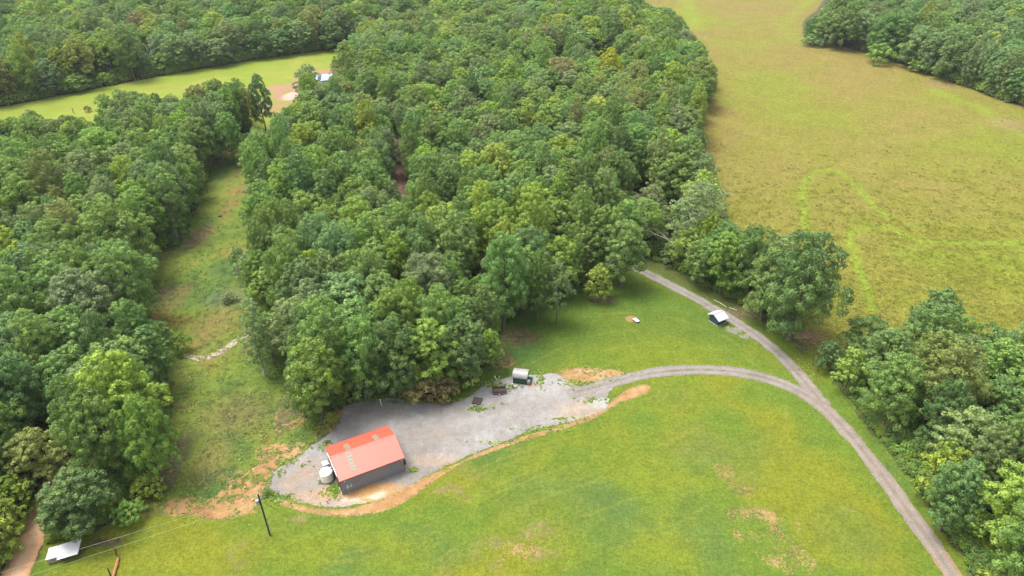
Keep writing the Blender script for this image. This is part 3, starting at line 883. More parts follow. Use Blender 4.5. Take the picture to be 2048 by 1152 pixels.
T = hero
T(1578, 680, 468, 9.6, 'broad', 'dark green', 'largest tree beside the gravel lane, at the meadow corner with its pale trunk showing')
T(1520, 640, 500, 6.0, 'round', 'green', 'round green tree behind the well house, touching the largest lane-side tree')
T(1490, 600, 455, 7.0, 'broad', 'dark green', 'broad dark tree in the copse between gravel lane and hay meadow, behind the well house')
T(1440, 585, 470, 6.0, 'round', 'bright green', 'bright green leafy tree leaning over the lane just left of the well house')
T(1400, 570, 480, 5.0, 'round', 'green', 'green tree beside the gravel lane, midway along the copse')
T(1340, 530, 488, 3.4, 'small', 'grey-green', 'small pale tree with a visible trunk beside the bend of the gravel lane')
T(1430, 520, 430, 5.0, 'airy', 'grey-green', 'thin grey-green tree on the meadow side of the copse, right of the half bare tree')
T(1243, 575, 445, 6.2, 'round', 'green', 'dense round green tree in the corner where the gravel lane enters the woods')
T(1195, 600, 530, 4.0, 'small', 'yellow-green', 'low yellow-green tree over a patch of brown leaves at the edge of the upper lawn')
T(1075, 645, 505, 4.2, 'round', 'green', 'slim tree on a dark upright trunk at the upper lawn edge')
T(1112, 648, 525, 4.4, 'airy', 'grey-green', 'slim pale tree on a leaning trunk at the upper lawn edge')
T(1010, 660, 470, 6.2, 'broad', 'blue-green', 'broad blue-green tree at the upper lawn edge above the green arched shed')
T(1165, 565, 455, 3.2, 'narrow', 'olive', 'thin olive tree in front of the bit of track showing through the woods')
T(648, 848, 682, 5.3, 'tall', 'bright green', 'tall bright green tree at the front corner of the middle wood, nearest the barn')
T(612, 836, 730, 3.8, 'round', 'green', 'smaller green tree hugging the left side of the bright corner tree above the barn')
T(733, 800, 640, 5.8, 'round', 'green', 'green tree at the top edge of the gravel yard, straight above the barn')
T(800, 792, 640, 6.4, 'broad', 'dark green', 'dark broad tree over the top edge of the gravel yard')
T(868, 782, 642, 6.0, 'tall', 'bright green', 'bright green tall tree behind the rusty shrub beside the gravel yard')
T(930, 765, 640, 5.6, 'round', 'dark green', 'dark green tree left of the arched shed, behind the lime shrub')
T(982, 742, 662, 3.4, 'small', 'bright green', 'small vivid green tree in the corner between upper lawn and gravel yard')
T(530, 752, 600, 3.3, 'narrow', 'grey-green', 'thin grey-green tree on a long bare trunk at the right edge of the grassy valley')
T(487, 560, 497, 3.0, 'small', 'blue-green', 'small pale blue-green tree leaning out into the narrow grassy valley')
T(508, 600, 510, 4.4, 'airy', 'grey-green', 'loose grey-green tree at the valley edge below the small leaning one')
T(322, 965, 800, 5.0, 'broad', 'bright green', 'bright green tree with long grey trunk at the left edge of the valley')
T(270, 905, 715, 8.2, 'broad', 'bright green', 'widest bright green crown in the left wood, above the long grey trunk')
T(235, 965, 790, 6.5, 'broad', 'green', 'green crown just left of the long grey trunk')
T(262, 565, 392, 9.5, 'broad', 'green', 'very broad green tree in the left wood beside the narrowest part of the valley')
T(532, 262, 150, 5.0, 'round', 'dark green', 'lone dark tree with bare trunk between the far pasture and the valley')
T(505, 268, 175, 4.6, 'round', 'olive', 'olive tree directly left of the lone dark bare-trunked tree')
T(240, 300, 190, 6.0, 'round', 'green', 'upright green tree poking into the far pasture, left of its grey-green neighbour')
T(278, 300, 185, 6.4, 'round', 'grey-green', 'grey-green dome shaped tree at the near edge of the far pasture')
for (px_, top_, r_, k_, tn_) in ((20, 238, 6.5, 'round', 'olive'), (62, 236, 6, 'broad', 'green'), (95, 222, 6.5, 'round', 'green'), (135, 240, 6, 'round', 'grey-green'), (172, 252, 5, 'round', 'green'),
                                 (318, 196, 6.5, 'broad', 'green'), (352, 208, 5.5, 'round', 'grey-green'), (392, 200, 6.5, 'broad', 'green'), (412, 172, 6.5, 'broad', 'olive'), (450, 160, 7.5, 'broad', 'green'), (478, 168, 6.5, 'round', 'dark green'), (440, 215, 7, 'broad', 'dark green'), (470, 225, 5.5, 'round', 'green')):
    hero(px_, top_ + 103, top_, r_, k_, tn_)
T(1622, 86, 36, 7, 'round', 'dark green', 'rounded dark tree at the left tip of the far right wood')
T(1648, 92, 24, 8, 'broad', 'green', 'second tree from the left tip of the far right wood, taller than the tip tree')
T(1680, 100, 6, 9.5, 'broad', 'green', 'broad tall tree third from the left tip of the far right wood')
T(1985, 1120, 950, 7.5, 'round', 'bright green', 'bright green bushy tree beside the drive at the bottom right corner of the photo')
T(2040, 1160, 1000, 7.5, 'round', 'bright green', 'bright green crown touching the right edge of the photo near the bottom')
T(1860, 1000, 890, 4.2, 'small', 'yellow-green', 'yellow-green small tree at the outside of the drive bend')
T(1880, 1060, 930, 4.6, 'round', 'blue-green', 'blue-green tree beside the drive, above the bright bushy corner tree')
T(1650, 740, 685, 3.6, 'small', 'dark green', 'dark low tree at the junction of lane and drive')
T(1690, 780, 700, 4.0, 'small', 'bright green', 'light green low tree right of the lane and drive junction')
T(1215, 200, 97, 6.2, 'round', 'yellow', 'single bright yellow crown far back in the middle wood')
T(1120, 215, 115, 10.5, 'broad', 'rusty brown-green', 'wide rusty brown crown left of the bright yellow one')
T(1080, 150, 50, 11.0, 'broad', 'rusty brown-green', 'wide rusty brown crown far back, furthest of the two rusty ones')
T(1310, 395, 255, 5.2, 'airy', 'grey-green', 'pale thin crown next to the dark gap in the middle wood')
T(1225, 355, 270, 4.6, 'tall', 'yellow-green', 'tall pale yellow-green crown left of the dark gap in the middle wood')
T(745, 330, 200, 5.0, 'tall', 'yellow-green', 'yellow-green crown behind the brown track in the middle wood')
T(825, 375, 240, 4.2, 'tall', 'green', 'tall green tree directly right of the brown track gap')
T(760, 380, 255, 4.6, 'airy', 'green', 'thin green tree directly left of the brown track gap')
T(150, 1070, 990, 3.6, 'round', 'dark green', 'dark tree above the tin roofed shelter')
T(185, 1058, 950, 6.0, 'round', 'dark green', 'dark tree up and right of the tin roofed shelter')
T(40, 1030, 960, 4.2, 'small', 'bright green', 'bright bushy tree left of the orange dirt road')
T(8, 1115, 1030, 4.2, 'small', 'yellow-green', 'yellow bushy tree left of the orange dirt road at the photo edge')
T(30, 1075, 1000, 3.4, 'small', 'yellow-green', 'small leafy tree hanging over the left bank of the dirt road')
T(100, 975, 870, 5.6, 'round', 'olive', 'olive crown hanging over the top of the orange dirt road')
T(1720, 720, 640, 6.5, 'round', 'dark green', 'dark green tree at the upper left corner of the right-hand wood')
T(1850, 700, 583, 6.0, 'round', 'dark green', 'darkest rounded tree standing out into the hay meadow from the right-hand wood')
T(1700, 860, 780, 3.2, 'small', 'blue-green', 'small blue-green tree at the verge, first above the drive bend') if False else None
T(155, 183, 148, 7.5, 'broad', 'bright green', 'low bright green tree at the far edge of the pasture')
T(625, 215, 130, 7.0, 'round', 'grey-green', 'grey-green dome right of the pale clay clearing')

# fill every wood with random trees
def thick(dep): return 1.0 + .15 * smooth(200, 500, dep)
cell = 6.0
gridh = {}
def gkey(x, y): return (int(x // cell), int(y // cell))
def near_ok(x, y, r, k=.66):
    R = int((r + 11) // cell) + 1
    i, j = gkey(x, y)
    for a in range(i - R, i + R + 1):
        for b in range(j - R, j + R + 1):
            for (X, Y, q) in gridh.get((a, b), ()):
                if (X - x) ** 2 + (Y - y) ** 2 < (k * (q + r)) ** 2: return False
    return True
def gput(x, y, r): gridh.setdefault(gkey(x, y), []).append((x, y, r))
TREES = [t for t in TREES if t]
for t in TREES: gput(t['x'], t['y'], t['r'] * .8)
rr_ = random.Random(11)
cand = []
y = 66.0
while y < 640:
    half = (y * CS + CAM_H * SN) * (W0 / 2 + 260) / FOC + 10
    step = 4.4 if y < 330 else 5.2
    x = -half
    while x < half:
        cand.append((x + rr_.uniform(-2.2, 2.2), y + rr_.uniform(-2.2, 2.2)))
        x += step
    y += step
cand = np.array(cand)
cpx, cpy, cdep = projn(cand[:, 0], cand[:, 1], 0 * cand[:, 0])
ok = np.ones(len(cand), bool)
for O in OPEN[:4]: ok &= ~inside(cpx, cpy, O)
ok &= cpy < 1330
for Wp in (W_YARD, W_LAWN * .999): ok &= ~inside(cand[:, 0], cand[:, 1], Wp)
ok &= sdf(cand[:, 0], cand[:, 1], W_PAST) < 0
ok &= sdf(cand[:, 0], cand[:, 1], W_HAY) < 0
ok &= sdf(cand[:, 0], cand[:, 1], W_VALLEY) < 0
for Wp, w in ((W_ROAD, 3.5), (W_DRIVE, 3.5), (W_TRACK, 3.2), (W_DIRT, 7.0)):
    ok &= seg_dist(cand[:, 0], cand[:, 1], Wp, False)[0] > w
cand = cand[ok]
kn = fbm(cand[:, 0], cand[:, 1], 38, 301, 2); kt = fbm(cand[:, 0], cand[:, 1], 30, 302, 2); kh = fbm(cand[:, 0], cand[:, 1], 60, 303, 2)
order = list(range(len(cand))); rr_.shuffle(order)
for big in (1, 0):
    for i in order:
        x, y = cand[i]
        u = rr_.random()
        if big:
            r = rr_.uniform(5.4, 7.2) + 2.0 * rr_.random() ** 3
        else:
            r = rr_.uniform(3.4, 5.0)
        if not near_ok(x, y, r, .56 if big else .52): continue
        q = rr_.random() + .25 * kn[i]
        kind = ('broad' if q < .38 else 'round' if q < .78 else 'airy' if q < .86 else 'tall') if big else ('round' if q < .55 else 'tall' if q < .86 else 'narrow' if q < .92 else 'small')
        if kind == 'tall': r = min(r, 5.8)
        fs = 1 + .42 * float(smooth(230, 480, y)); r *= fs
        h = {'broad': 20.5, 'round': 18.5, 'airy': 20, 'tall': 23, 'narrow': 18, 'small': 12}[kind] * rr_.uniform(.82, 1.16) * (1 + .22 * kh[i]) * (1 + .2 * (fs - 1))
        for sh in (1.0, .78, .58, .4):
            c = crown_covers(x, y, h * sh, r * (sh ** .7))
            if c <= 1: break
        if c > 1: continue
        if sh < .5: kind = 'small'
        h *= sh; r *= sh ** .7
        ppx, ppy, dep = projn(x, y, h * .6)
        w = rr_.random() + .22 * kt[i]
        tint = ('green' if w < .38 else 'blue-green' if w < .46 else 'dark green' if w < .56 else 'grey-green' if w < .70 else 'bright green' if w < .82 else 'yellow-green' if w < .90 else 'olive' if w < 1.08 else 'rusty brown-green')
        if ppx > 1600 and tint in ('yellow-green',) and rr_.random() < .6: tint = 'blue-green'
        if ppx > 1600 and ppy < 260 and tint in ('bright green', 'olive'): tint = 'blue-green'
        TREES.append(dict(x=x, y=y, h=h, r=r, kind=kind, tint=tint, label=None, cat='tree', name=None, hero=False))
        gput(x, y, r)
for t in TREES:
    t['px'], t['py'], t['dep'] = [float(v) for v in projn(t['x'], t['y'], t['h'] * .62)]
    t['fx'], t['fy'], _ = [float(v) for v in projn(t['x'], t['y'], 0.0)]
    t['inview'] = -40 < t['px'] < W0 + 40 and -30 < t['py'] < H0 + 60
print('trees', len(TREES), 'in view', sum(t['inview'] for t in TREES))

# which ones stand as individuals: all hero trees and the nearest ones in view
vis = sorted([t for t in TREES if t['inview']], key=lambda t: (not t['hero'], t['dep'] / t['r'] ** .3))
IND = vis[:290]
ids = set(id(t) for t in IND)
REST = [t for t in TREES if id(t) not in ids]

def region(t):
    x, y = t['px'], t['fy']
    if t['fx'] > 1600 and y > 560: return 'right-hand wood'
    if t['fx'] > 1560 and y < 330: return 'far right wood'
    if 1280 < t['fx'] < 1640 and 430 < y < 720 and t['fx'] > 1280 + (700 - y) * .05: return 'lane-side copse'
    if t['fx'] < 560 + max(0, (900 - y)) * -.15 and y > 255 and t['fx'] < 500: return 'left wood'
    if y < 230 and t['fx'] < 720: return 'wood beyond the pasture'
    return 'middle wood'
WHERE = {'right-hand wood': 'drive', 'far right wood': 'hay meadow', 'lane-side copse': 'gravel lane', 'left wood': 'bottom left corner of the photo',
         'wood beyond the pasture': 'far pasture', 'middle wood': 'gravel yard and upper lawn'}
ORD = ['front', 'second', 'third', 'fourth', 'fifth', 'sixth', 'seventh', 'eighth', 'ninth', 'tenth', 'eleventh', 'twelfth', 'thirteenth', 'fourteenth', 'fifteenth', 'sixteenth', 'seventeenth', 'eighteenth', 'nineteenth', 'twentieth']
NTH = ['first'] + ORD[1:] + ['twenty-first', 'twenty-second', 'twenty-third', 'twenty-fourth', 'twenty-fifth', 'twenty-sixth', 'twenty-seventh', 'twenty-eighth', 'twenty-ninth', 'thirtieth']
SHAPE = {'broad': 'broad', 'round': 'round-crowned', 'tall': 'tall', 'airy': 'loose-leaved', 'narrow': 'narrow', 'small': 'small'}
byreg = {}
for t in IND: t['reg'] = region(t); byreg.setdefault(t['reg'], []).append(t)
def edge_dist(t):
    X, Y = np.array([t['x']]), np.array([t['y']])
    c = []
    for nm, Wp, lim, closed, key in (('valley', W_VALLEY, 10, True, 'y'), ('gravel yard', W_YARD, 12, True, 'px'), ('hay meadow', W_HAY, 9, True, 'y'), ('far pasture', W_PAST, 12, True, 'px'),
                                ('drive', W_DRIVE, 13, False, 'y'), ('gravel lane', W_ROAD, 10, False, 'px'), ('upper lawn', W_LAWN, 8, True, 'px'), ('brown woodland track', W_TRACK, 9, False, 'y'), ('orange dirt road', W_DIRT, 11, False, 'y')):
        d = float(seg_dist(X, Y, Wp, closed)[0][0])
        if d < lim: c.append((d / lim, nm, key))
    return min(c) if c else None
edges = {}
for t in IND:
    e = edge_dist(t)
    if e: t['edge'] = e[1]; edges.setdefault((t['reg'], e[1], e[2]), []).append(t)
for (reg, nm, key), L in edges.items():
    L.sort(key=lambda t: t[key])
    if len(L) > 30: L[30:] = []
    for j, t in enumerate(L):
        t['auto'] = '%s %s tree, %s from the %s along the %s, %s' % (t['tint'], SHAPE[t['kind']], NTH[j], 'near end' if key == 'y' else 'left', nm, reg)
for reg, L in byreg.items():
    L = [t for t in L if 'auto' not in t]
    if not L: continue
    y0 = min(t['y'] for t in L)
    rows = {}
    for t in L: rows.setdefault(min(19, int((t['y'] - y0) / 12)), []).append(t)
    for n, (k, row) in enumerate(sorted(rows.items())):
        row.sort(key=lambda t: t['px'])
        for j, t in enumerate(row):
            t['auto'] = '%s %s tree inside the wood, %s from left, %s row, %s' % (t['tint'], SHAPE[t['kind']], NTH[j], ORD[n] if n else 'front', reg)

def place_tree(t, idx):
    P = PROTOS[t.setdefault('proto', KINDS[t['kind']][idx % len(KINDS[t['kind']])])]
    s, sz = t['r'] / P['R'], t['h'] / P['H']
    rz = (idx * 2.39996) % 6.283
    o = thing(t['name'] or ('shrub' if t['kind'] == 'shrub' else 'broadleaf_tree'), t['label'] or t['auto'], t['cat'], (t['x'], t['y'], 0), rz, t.get('group') or ('woodland trees of the ' + t['reg']))
    o.scale = (s, s, sz)
    jit = random.Random(idx)
    f = jit.uniform(.86, 1.14); tc = TINTS[t['tint']]
    tint = [tc[0] * f * jit.uniform(.92, 1.08), tc[1] * f, tc[2] * f * jit.uniform(.85, 1.15)]
    c = link('crown', P['crown'], o); c['tint'] = tint
    k = link('trunk', P['trunk'], o)
    return o
for t in IND:
    if len((t['label'] or t['auto']).split()) > 16: print('LONG', t['label'] or t['auto'])
for i, t in enumerate(IND): place_tree(t, i)

# ------------------------------------------------------------------ scatter of one kind of stuff over points (geometry nodes)
def scatter(name, label, pts, rot, scl, tint, which, shapes, kind='stuff'):
    """pts Nx3, rot N, scl Nx3, tint Nx3, which N ints into shapes"""
    hold = bpy.data.collections.new(name + '_shapes')
    for i, me in enumerate(shapes):
        ob = bpy.data.objects.new('shape_%02d' % i, me); hold.objects.link(ob)
    me = bpy.data.meshes.new(name)
    me.vertices.add(len(pts)); me.vertices.foreach_set('co', np.asarray(pts, np.float32).ravel())
    def put(nm, typ, arr, fld):
        a = me.attributes.new(nm, typ, 'POINT'); a.data.foreach_set(fld, np.asarray(arr, np.float32 if typ != 'INT' else np.int32).ravel())
    put('rot', 'FLOAT', rot, 'value'); put('scl', 'FLOAT_VECTOR', scl, 'vector')
    put('tint', 'FLOAT_VECTOR', tint, 'vector'); put('which', 'INT', which, 'value')
    me.update()
    ng = bpy.data.node_groups.new(name, 'GeometryNodeTree')
    ng.interface.new_socket('Geometry', in_out='INPUT', socket_type='NodeSocketGeometry')
    ng.interface.new_socket('Geometry', in_out='OUTPUT', socket_type='NodeSocketGeometry')
    N = ng.nodes; Lk = ng.links
    gi, go = N.new('NodeGroupInput'), N.new('NodeGroupOutput')
    ci = N.new('GeometryNodeCollectionInfo'); ci.inputs[0].default_value = hold
    ci.inputs['Separate Children'].default_value = True; ci.inputs['Reset Children'].default_value = True
    ip = N.new('GeometryNodeInstanceOnPoints'); ip.inputs['Pick Instance'].default_value = True
    def na(nm, typ):
        a = N.new('GeometryNodeInputNamedAttribute'); a.data_type = typ; a.inputs[0].default_value = nm
        return [o for o in a.outputs if o.enabled and o.name == 'Attribute'][0]
    cx = N.new('ShaderNodeCombineXYZ'); Lk.new(na('rot', 'FLOAT'), cx.inputs[2])
    Lk.new(gi.outputs[0], ip.inputs['Points']); Lk.new(ci.outputs[0], ip.inputs['Instance'])
    Lk.new(na('which', 'INT'), ip.inputs['Instance Index'])
    Lk.new(cx.outputs[0], ip.inputs['Rotation']); Lk.new(na('scl', 'FLOAT_VECTOR'), ip.inputs['Scale'])
    Lk.new(ip.outputs[0], go.inputs[0])
    o = link(name, me)
    md = o.modifiers.new('scatter', 'NODES'); md.node_group = ng
    o['kind'] = kind; o['label'] = label
    return o

def tint_arr(names, rng, jit=.14):
    a = np.array([TINTS[n] for n in names])
    f = rng.uniform(1 - jit, 1 + jit, (len(a), 1))
    return a * f * rng.uniform(.93, 1.07, a.shape)

rg = np.random.default_rng(5)
shapes = [p['joined'] for p in PROTOS]
for i, t in enumerate(REST): t['proto'] = KINDS[t['kind']][rg.integers(len(KINDS[t['kind']]))]
scatter('distant_woodland', 'mass of mixed green broadleaf trees filling the woods farther back',
        [(t['x'], t['y'], 0) for t in REST], rg.uniform(0, 6.28, len(REST)),
        [(t['r'] / PROTOS[t['proto']]['R'],) * 2 + (t['h'] / PROTOS[t['proto']]['H'],) for t in REST],
        tint_arr([t['tint'] for t in REST], rg), [t['proto'] for t in REST], shapes)

# undergrowth under and along the edges of the woods
ux, uy = [], []
for i in range(130000):
    yy = 66 + 380 * rg.random() ** 1.35; half = (yy * CS + CAM_H * SN) * (W0 / 2 + 200) / FOC
    ux.append(rg.uniform(-half, half)); uy.append(yy)
ux, uy = np.array(ux), np.array(uy)
d_open = np.maximum.reduce([sdf(ux, uy, W) for W in (W_LAWN, W_VALLEY, W_HAY, W_PAST, W_YARD)])
d_way = np.minimum.reduce([seg_dist(ux, uy, W_ROAD, False)[0], seg_dist(ux, uy, W_DRIVE, False)[0] + 0, seg_dist(ux, uy, W_TRACK, False)[0] - 1, seg_dist(ux, uy, W_DIRT, False)[0] - .3])
upx, upy, _ = projn(ux, uy, 0 * ux)
inop = np.zeros(len(ux), bool)
for O in OPEN: inop |= inside(upx, upy + 4, O)
edge = np.exp(-((d_open + 2.5) / 3.5) ** 2)
lit = np.maximum.reduce([blob(ux, uy, 590, 790, 4, 12), blob(ux, uy, 350, 915, 3.5, 9), blob(ux, uy, 1205, 600, 4, 3), blob(ux, uy, 1050, 680, 5, 4), blob(ux, uy, 800, 790, 12, 3)])
keep = (d_open < -.5) & (d_way > 2.9) & (rg.random(len(ux)) < (.08 + .75 * edge) * (1 - .9 * (lit > .1)) * 1)
ux, uy, de = ux[keep], uy[keep], d_open[keep]
n = len(ux); print('undergrowth', n)
sh_i = np.array(SHRUB)[rg.integers(0, 3, n)]
hs_ = rg.uniform(.25, .95, n) * np.where(de > -2.2, .55, 1.0) * (1 + 1.1 * smooth(220, 400, uy))
nm = rg.choice(['green', 'dark green', 'bright green', 'yellow-green', 'olive'], n, p=[.3, .15, .28, .17, .1])
scatter('undergrowth', 'low bushes and saplings tangled along the edges of the woods', np.column_stack([ux, uy, np.zeros(n)]), rg.uniform(0, 6.28, n),
        np.column_stack([hs_ * rg.uniform(.7, 1.2, n), hs_ * rg.uniform(.7, 1.2, n), hs_]), tint_arr(nm, rg), sh_i, shapes)

# ------------------------------------------------------------------ individual shrubs
SHR = [
 (850, 800, 745, 4.6, 'rusty brown-green', 'wide rusty brown and green shrub spilling onto the top edge of the gravel yard'),
 (895, 796, 755, 2.9, 'rusty brown-green', 'smaller rusty shrub right beside the wide rusty one'),
 (935, 772, 722, 3.4, 'yellow-green', 'lime green leafy shrub at the yard edge above the flat trailer deck'),
 (176, 224, 212, 1.9, 'olive', 'lone dark shrub out in the far pasture'),
 (1622, 92, 70, 7, 'blue-green', 'rounded low shrub at the left tip of the far right wood'),
 (1755, 128, 88, 8, 'bright green', 'pointed light green shrub in front of the far right wood'),
 (1900, 160, 100, 9, 'bright green', 'largest light green shrub in front of the far right wood'),
 (1840, 145, 118, 7, 'bright green', 'middle light green shrub in front of the far right wood'),
 (365, 705, 670, 2.6, 'bright green', 'bright green shrub at the left end of the stony creek bed'),
 (505, 668, 652, 1.1, 'yellow-green', 'small lime sapling at the right end of the stony creek bed'),
 (262, 1040, 1010, 2.8, 'bright green', 'bright green shrub between left wood and lawn, right of the tin shelter'),
 (300, 990, 955, 3.0, 'yellow-green', 'yellow-green shrub just below the foot of the long grey trunk'),
 (665, 852, 828, 1.7, 'yellow-green', 'low yellow-green shrub below the bright corner tree, beside the orange bank'),
 (458, 603, 588, 2.2, 'grey-green', 'low grey-green shrub out in the valley grass'),
]
for i, (px, py, top, r, tn, lab) in enumerate(SHR):
    g = at(px, py); lo, hi = .3, 25.
    for _ in range(30):
        m = (lo + hi) / 2
        if projn(g.x, g.y, m)[1] > top: lo = m
        else: hi = m
    t = dict(x=g.x, y=g.y, h=max(lo, .8), r=r, kind='shrub', tint=tn, label=lab, cat='shrub', name='shrub', hero=True, group='shrubs at the wood edges', reg='')
    place_tree(t, 5000 + i)

# ------------------------------------------------------------------ half bare and dead trees
def bare_tree(seed, H, R, spread=1.0, depth=4):
    rng = random.Random(seed); mb = MB()
    def grow(p, d, L, r, lv):
        pts = [p]; q = p.copy(); dd = d.copy()
        for i in range(3):
            dd = (dd + Vector((rng.gauss(0, .16), rng.gauss(0, .16), .06))).normalized()
            q = q + dd * L / 3; pts.append(q.copy())
        mb.tube(pts, [r, r * .85, r * .7, r * .5], 5 if lv > 1 else 4, False)
        if lv <= 0: return
        for k in range(3 if lv > 1 else 3):
            t = rng.choice([1, 2, 3, 3]); a = rng.uniform(0, 6.28); s = rng.uniform(.4, .85) * spread
            side = dd.cross(Vector((math.cos(a), math.sin(a), .3))).normalized()
            grow(pts[t], (dd + side * s).normalized(), L * rng.uniform(.55, .8), r * .5, lv - 1)
    grow(Vector((0, 0, -.1)), Vector((0, 0, 1)), H * .45, H * .016, depth)
    return mb.mesh('branches', M_DEAD, True)
M_DEAD = plain('dead_wood', (.42, .39, .35), .9, var=.2, scale=3)
def put_bare(px, py, h, r, seed, label, leaf=None, rz=0, spread=1.0):
    g = at(px, py)
    o = thing('half_bare_tree' if leaf else 'dead_tree', label, 'tree', (g.x, g.y, 0), rz)
    link('branches', bare_tree(seed, h, r, spread), o)
    if leaf:
        P = PROTOS[AIRY[seed % 2]]
        c = link('crown', P['crown'], o); c['tint'] = list(TINTS[leaf]); c.scale = (r / P['R'], r / P['R'], h * .98 / P['H'])
put_bare(1385, 520, 25, 9.0, 3, 'large half bare tree with silvery dead limbs on its left side, above the gravel lane', 'grey-green', spread=1.25)
put_bare(1358, 522, 19, 6, 8, 'silvery dead limbs reaching left over the dark gap by the lane bend', None, rz=2.0, spread=1.3)
put_bare(447, 320, 21, 4.5, 5, 'bare silvery tree at the head of the valley, nearest the valley grass', 'grey-green')
put_bare(425, 300, 20, 4, 9, 'bare silvery tree behind and left of the other bare one', None)
put_bare(1245, 345, 17, 4, 12, 'thin dead tree standing in the middle wood beside the dark gap')
put_bare(302, 148, 24, 5, 21, 'grey leafless tree among the crowns just beyond the far pasture', None)
put_bare(1120, 470, 21, 4, 23, 'thin grey dead tree amid the middle wood above the upper lawn', None)
put_bare(120, 640, 19, 4, 25, 'grey leafless tree deep in the left wood', None)
put_bare(672, 172, 14, 3, 14, 'thin leafless tree in front of the far pasture beside the blue-white roof')

# ------------------------------------------------------------------ materials of the built things
def roof_mat(name, col, rough=.32, spec=.5, var=.05):
    m, nt, b = nodes_of(name)
    col = tuple(c * .68 for c in col)
    n = noise_node(nt, 1.3, 4, .6)
    r = ramp(nt, n.outputs[0], [(.3, tuple(c * (1 - var) for c in col)), (.7, tuple(min(1, c * (1 + var)) for c in col))])
    nt.links.new(r.outputs[0], b.inputs['Base Color'])
    b.inputs['Roughness'].default_value = rough; b.inputs['Specular IOR Level'].default_value = spec
    return m
M_RED = roof_mat('red_metal', (.82, .125, .075), .38, 1.0)
M_TRIM = roof_mat('red_trim', (.42, .035, .04), .4)
M_WALL = roof_mat('charcoal_metal', (.25, .255, .275), .45, .5)
M_WALLD = roof_mat('charcoal_door', (.06, .065, .072), .45, .5)
M_WHITE = plain('white_paint', (1.0, 1.0, 1.0), .45, var=.04)
M_SKYL = roof_mat('skylight_plastic', (.24, .23, .17), .35, .5)
M_BATT = plain('purlin_wood', (.46, .42, .31), .7, var=.1)
M_TANK = plain('cream_plastic', (.98, .95, .80), .5, var=.06, scale=1)
M_BLACK = plain('black_rubber', (.02, .02, .022), .7, var=.2)
M_GREYP = plain('meter_grey', (.50, .55, .60), .45, var=.08)
M_GALV = roof_mat('galvanised', (.58, .59, .62), .38, .6)
M_GALVD = roof_mat('dull_galvanised', (.38, .42, .48), .42, .6)
M_NAVY = roof_mat('navy_metal', (.055, .085, .135), .45, .5)
M_DGREEN = plain('dark_green_paint', (.018, .085, .055), .6, var=.2, scale=5)
M_GMAT = plain('green_mat', (.02, .16, .085), .9, var=.15)
M_ORANGE = plain('orange_plastic', (.75, .16, .04), .5, var=.1)
M_GLID = plain('grey_lid', (.42, .47, .50), .5, var=.1)
M_WOOD = plain('weathered_wood', (.62, .52, .41), .9, var=.3, scale=6)
M_DWOOD = plain('dark_wood', (.11, .08, .062), .9, var=.35, scale=6)
M_RUST = plain('rusty_steel', (.10, .065, .05), .8, var=.3, scale=6)
M_STEEL = plain('dark_steel', (.06, .06, .065), .5, .6, var=.15)
M_LOG = plain('red_brown_log', (.42, .19, .08), .9, var=.4, scale=4)
M_CREO = plain('creosoted_pole', (.055, .045, .038), .85, var=.3, scale=3)
M_CONC = plain('concrete', (.50, .49, .45), .9, var=.12, scale=3)
M_TIN = roof_mat('transformer_grey', (.58, .62, .64), .35, .6)
M_YEL = plain('yellow_plastic', (.80, .68, .04), .5, var=.05)
M_WIRE = plain('aluminium_wire', (.42, .48, .34), .5, .0, var=.05)
M_BLUEROOF = roof_mat('pale_blue_roof', (.34, .46, .68), .35, .6)
M_LAMP = plain('lamp_lens', (.85, .82, .66), .3, var=.03)
M_STONE = plain('pale_stone', (.50, .46, .39), .9, var=.25, scale=2)

# ------------------------------------------------------------------ metal barn
BL, BW, BE, BR = 12.3, 9.3, 3.86, 1.79
bx, by, brz = -28.33, 94.35, .491
barn = thing('metal_barn', 'charcoal metal barn with red gabled roof and skylight strips standing on the gravel yard', 'barn', (bx, by, 0), brz)
hx, hy = BL / 2, BW / 2
oh = .18
w = MB(); w.ribs((-hx, -hy, 0), (1, 0, 0), (0, 0, 1), (0, -1, 0), BL, BE, .23, .05, .025); w.build('front_wall', M_WALL, barn)
w = MB(); w.ribs((hx, hy, 0), (-1, 0, 0), (0, 0, 1), (0, 1, 0), BL, BE, .23, .05, .025); w.build('rear_wall', M_WALL, barn)
for s in (-1, 1):
    w = MB(); x = s * hx
    w.prism([(x, -hy + .01, 0), (x, hy - .01, 0), (x, hy - .01, BE), (x, 0, BE + BR), (x, -hy + .01, BE)], (0, 0, 0), (-s * .04, 0, 0))
    for i in range(40):                                            # ribs of the gable cladding
        yy = -hy + .12 + i * .23; zt = BE + BR * (1 - abs(yy) / hy)
        if yy > hy - .1: break
        w.box(min(x, x + s * .025), max(x, x + s * .025), yy - .03, yy + .03, .02, zt - .03)
    w.build('gable_wall', M_WALL, barn)
# roof slopes
sl = math.hypot(hy, BR); k = (hy + .25) / hy
for s in (-1, 1):
    w = MB()
    top = Vector((0, 0, BE + BR + .05)); eave = Vector((0, s * (hy + .25), BE + BR + .05 - BR * k))
    v = (eave - top); nrm = Vector((0, s * BR, hy)).normalized()
    if s < 0: w.ribs((-hx - oh, top.y, top.z), (1, 0, 0), v, nrm, BL + 2 * oh, v.length, .23, .055, .03)
    else: w.ribs((hx + oh, top.y, top.z), (-1, 0, 0), v, nrm, BL + 2 * oh, v.length, .23, .055, .03)
    w.build('roof_slope', M_RED, barn)
w = MB()
rz_ = BE + BR + .05
for s in (-1, 1): w.prism([(-hx - oh, 0, rz_ + .05), (-hx - oh, s * .2, rz_ + .05 - .2 * BR / hy), (-hx - oh, s * .2, rz_ + .065 - .2 * BR / hy), (-hx - oh, 0, rz_ + .067)], (0, 0, 0), (BL + 2 * oh, 0, 0))
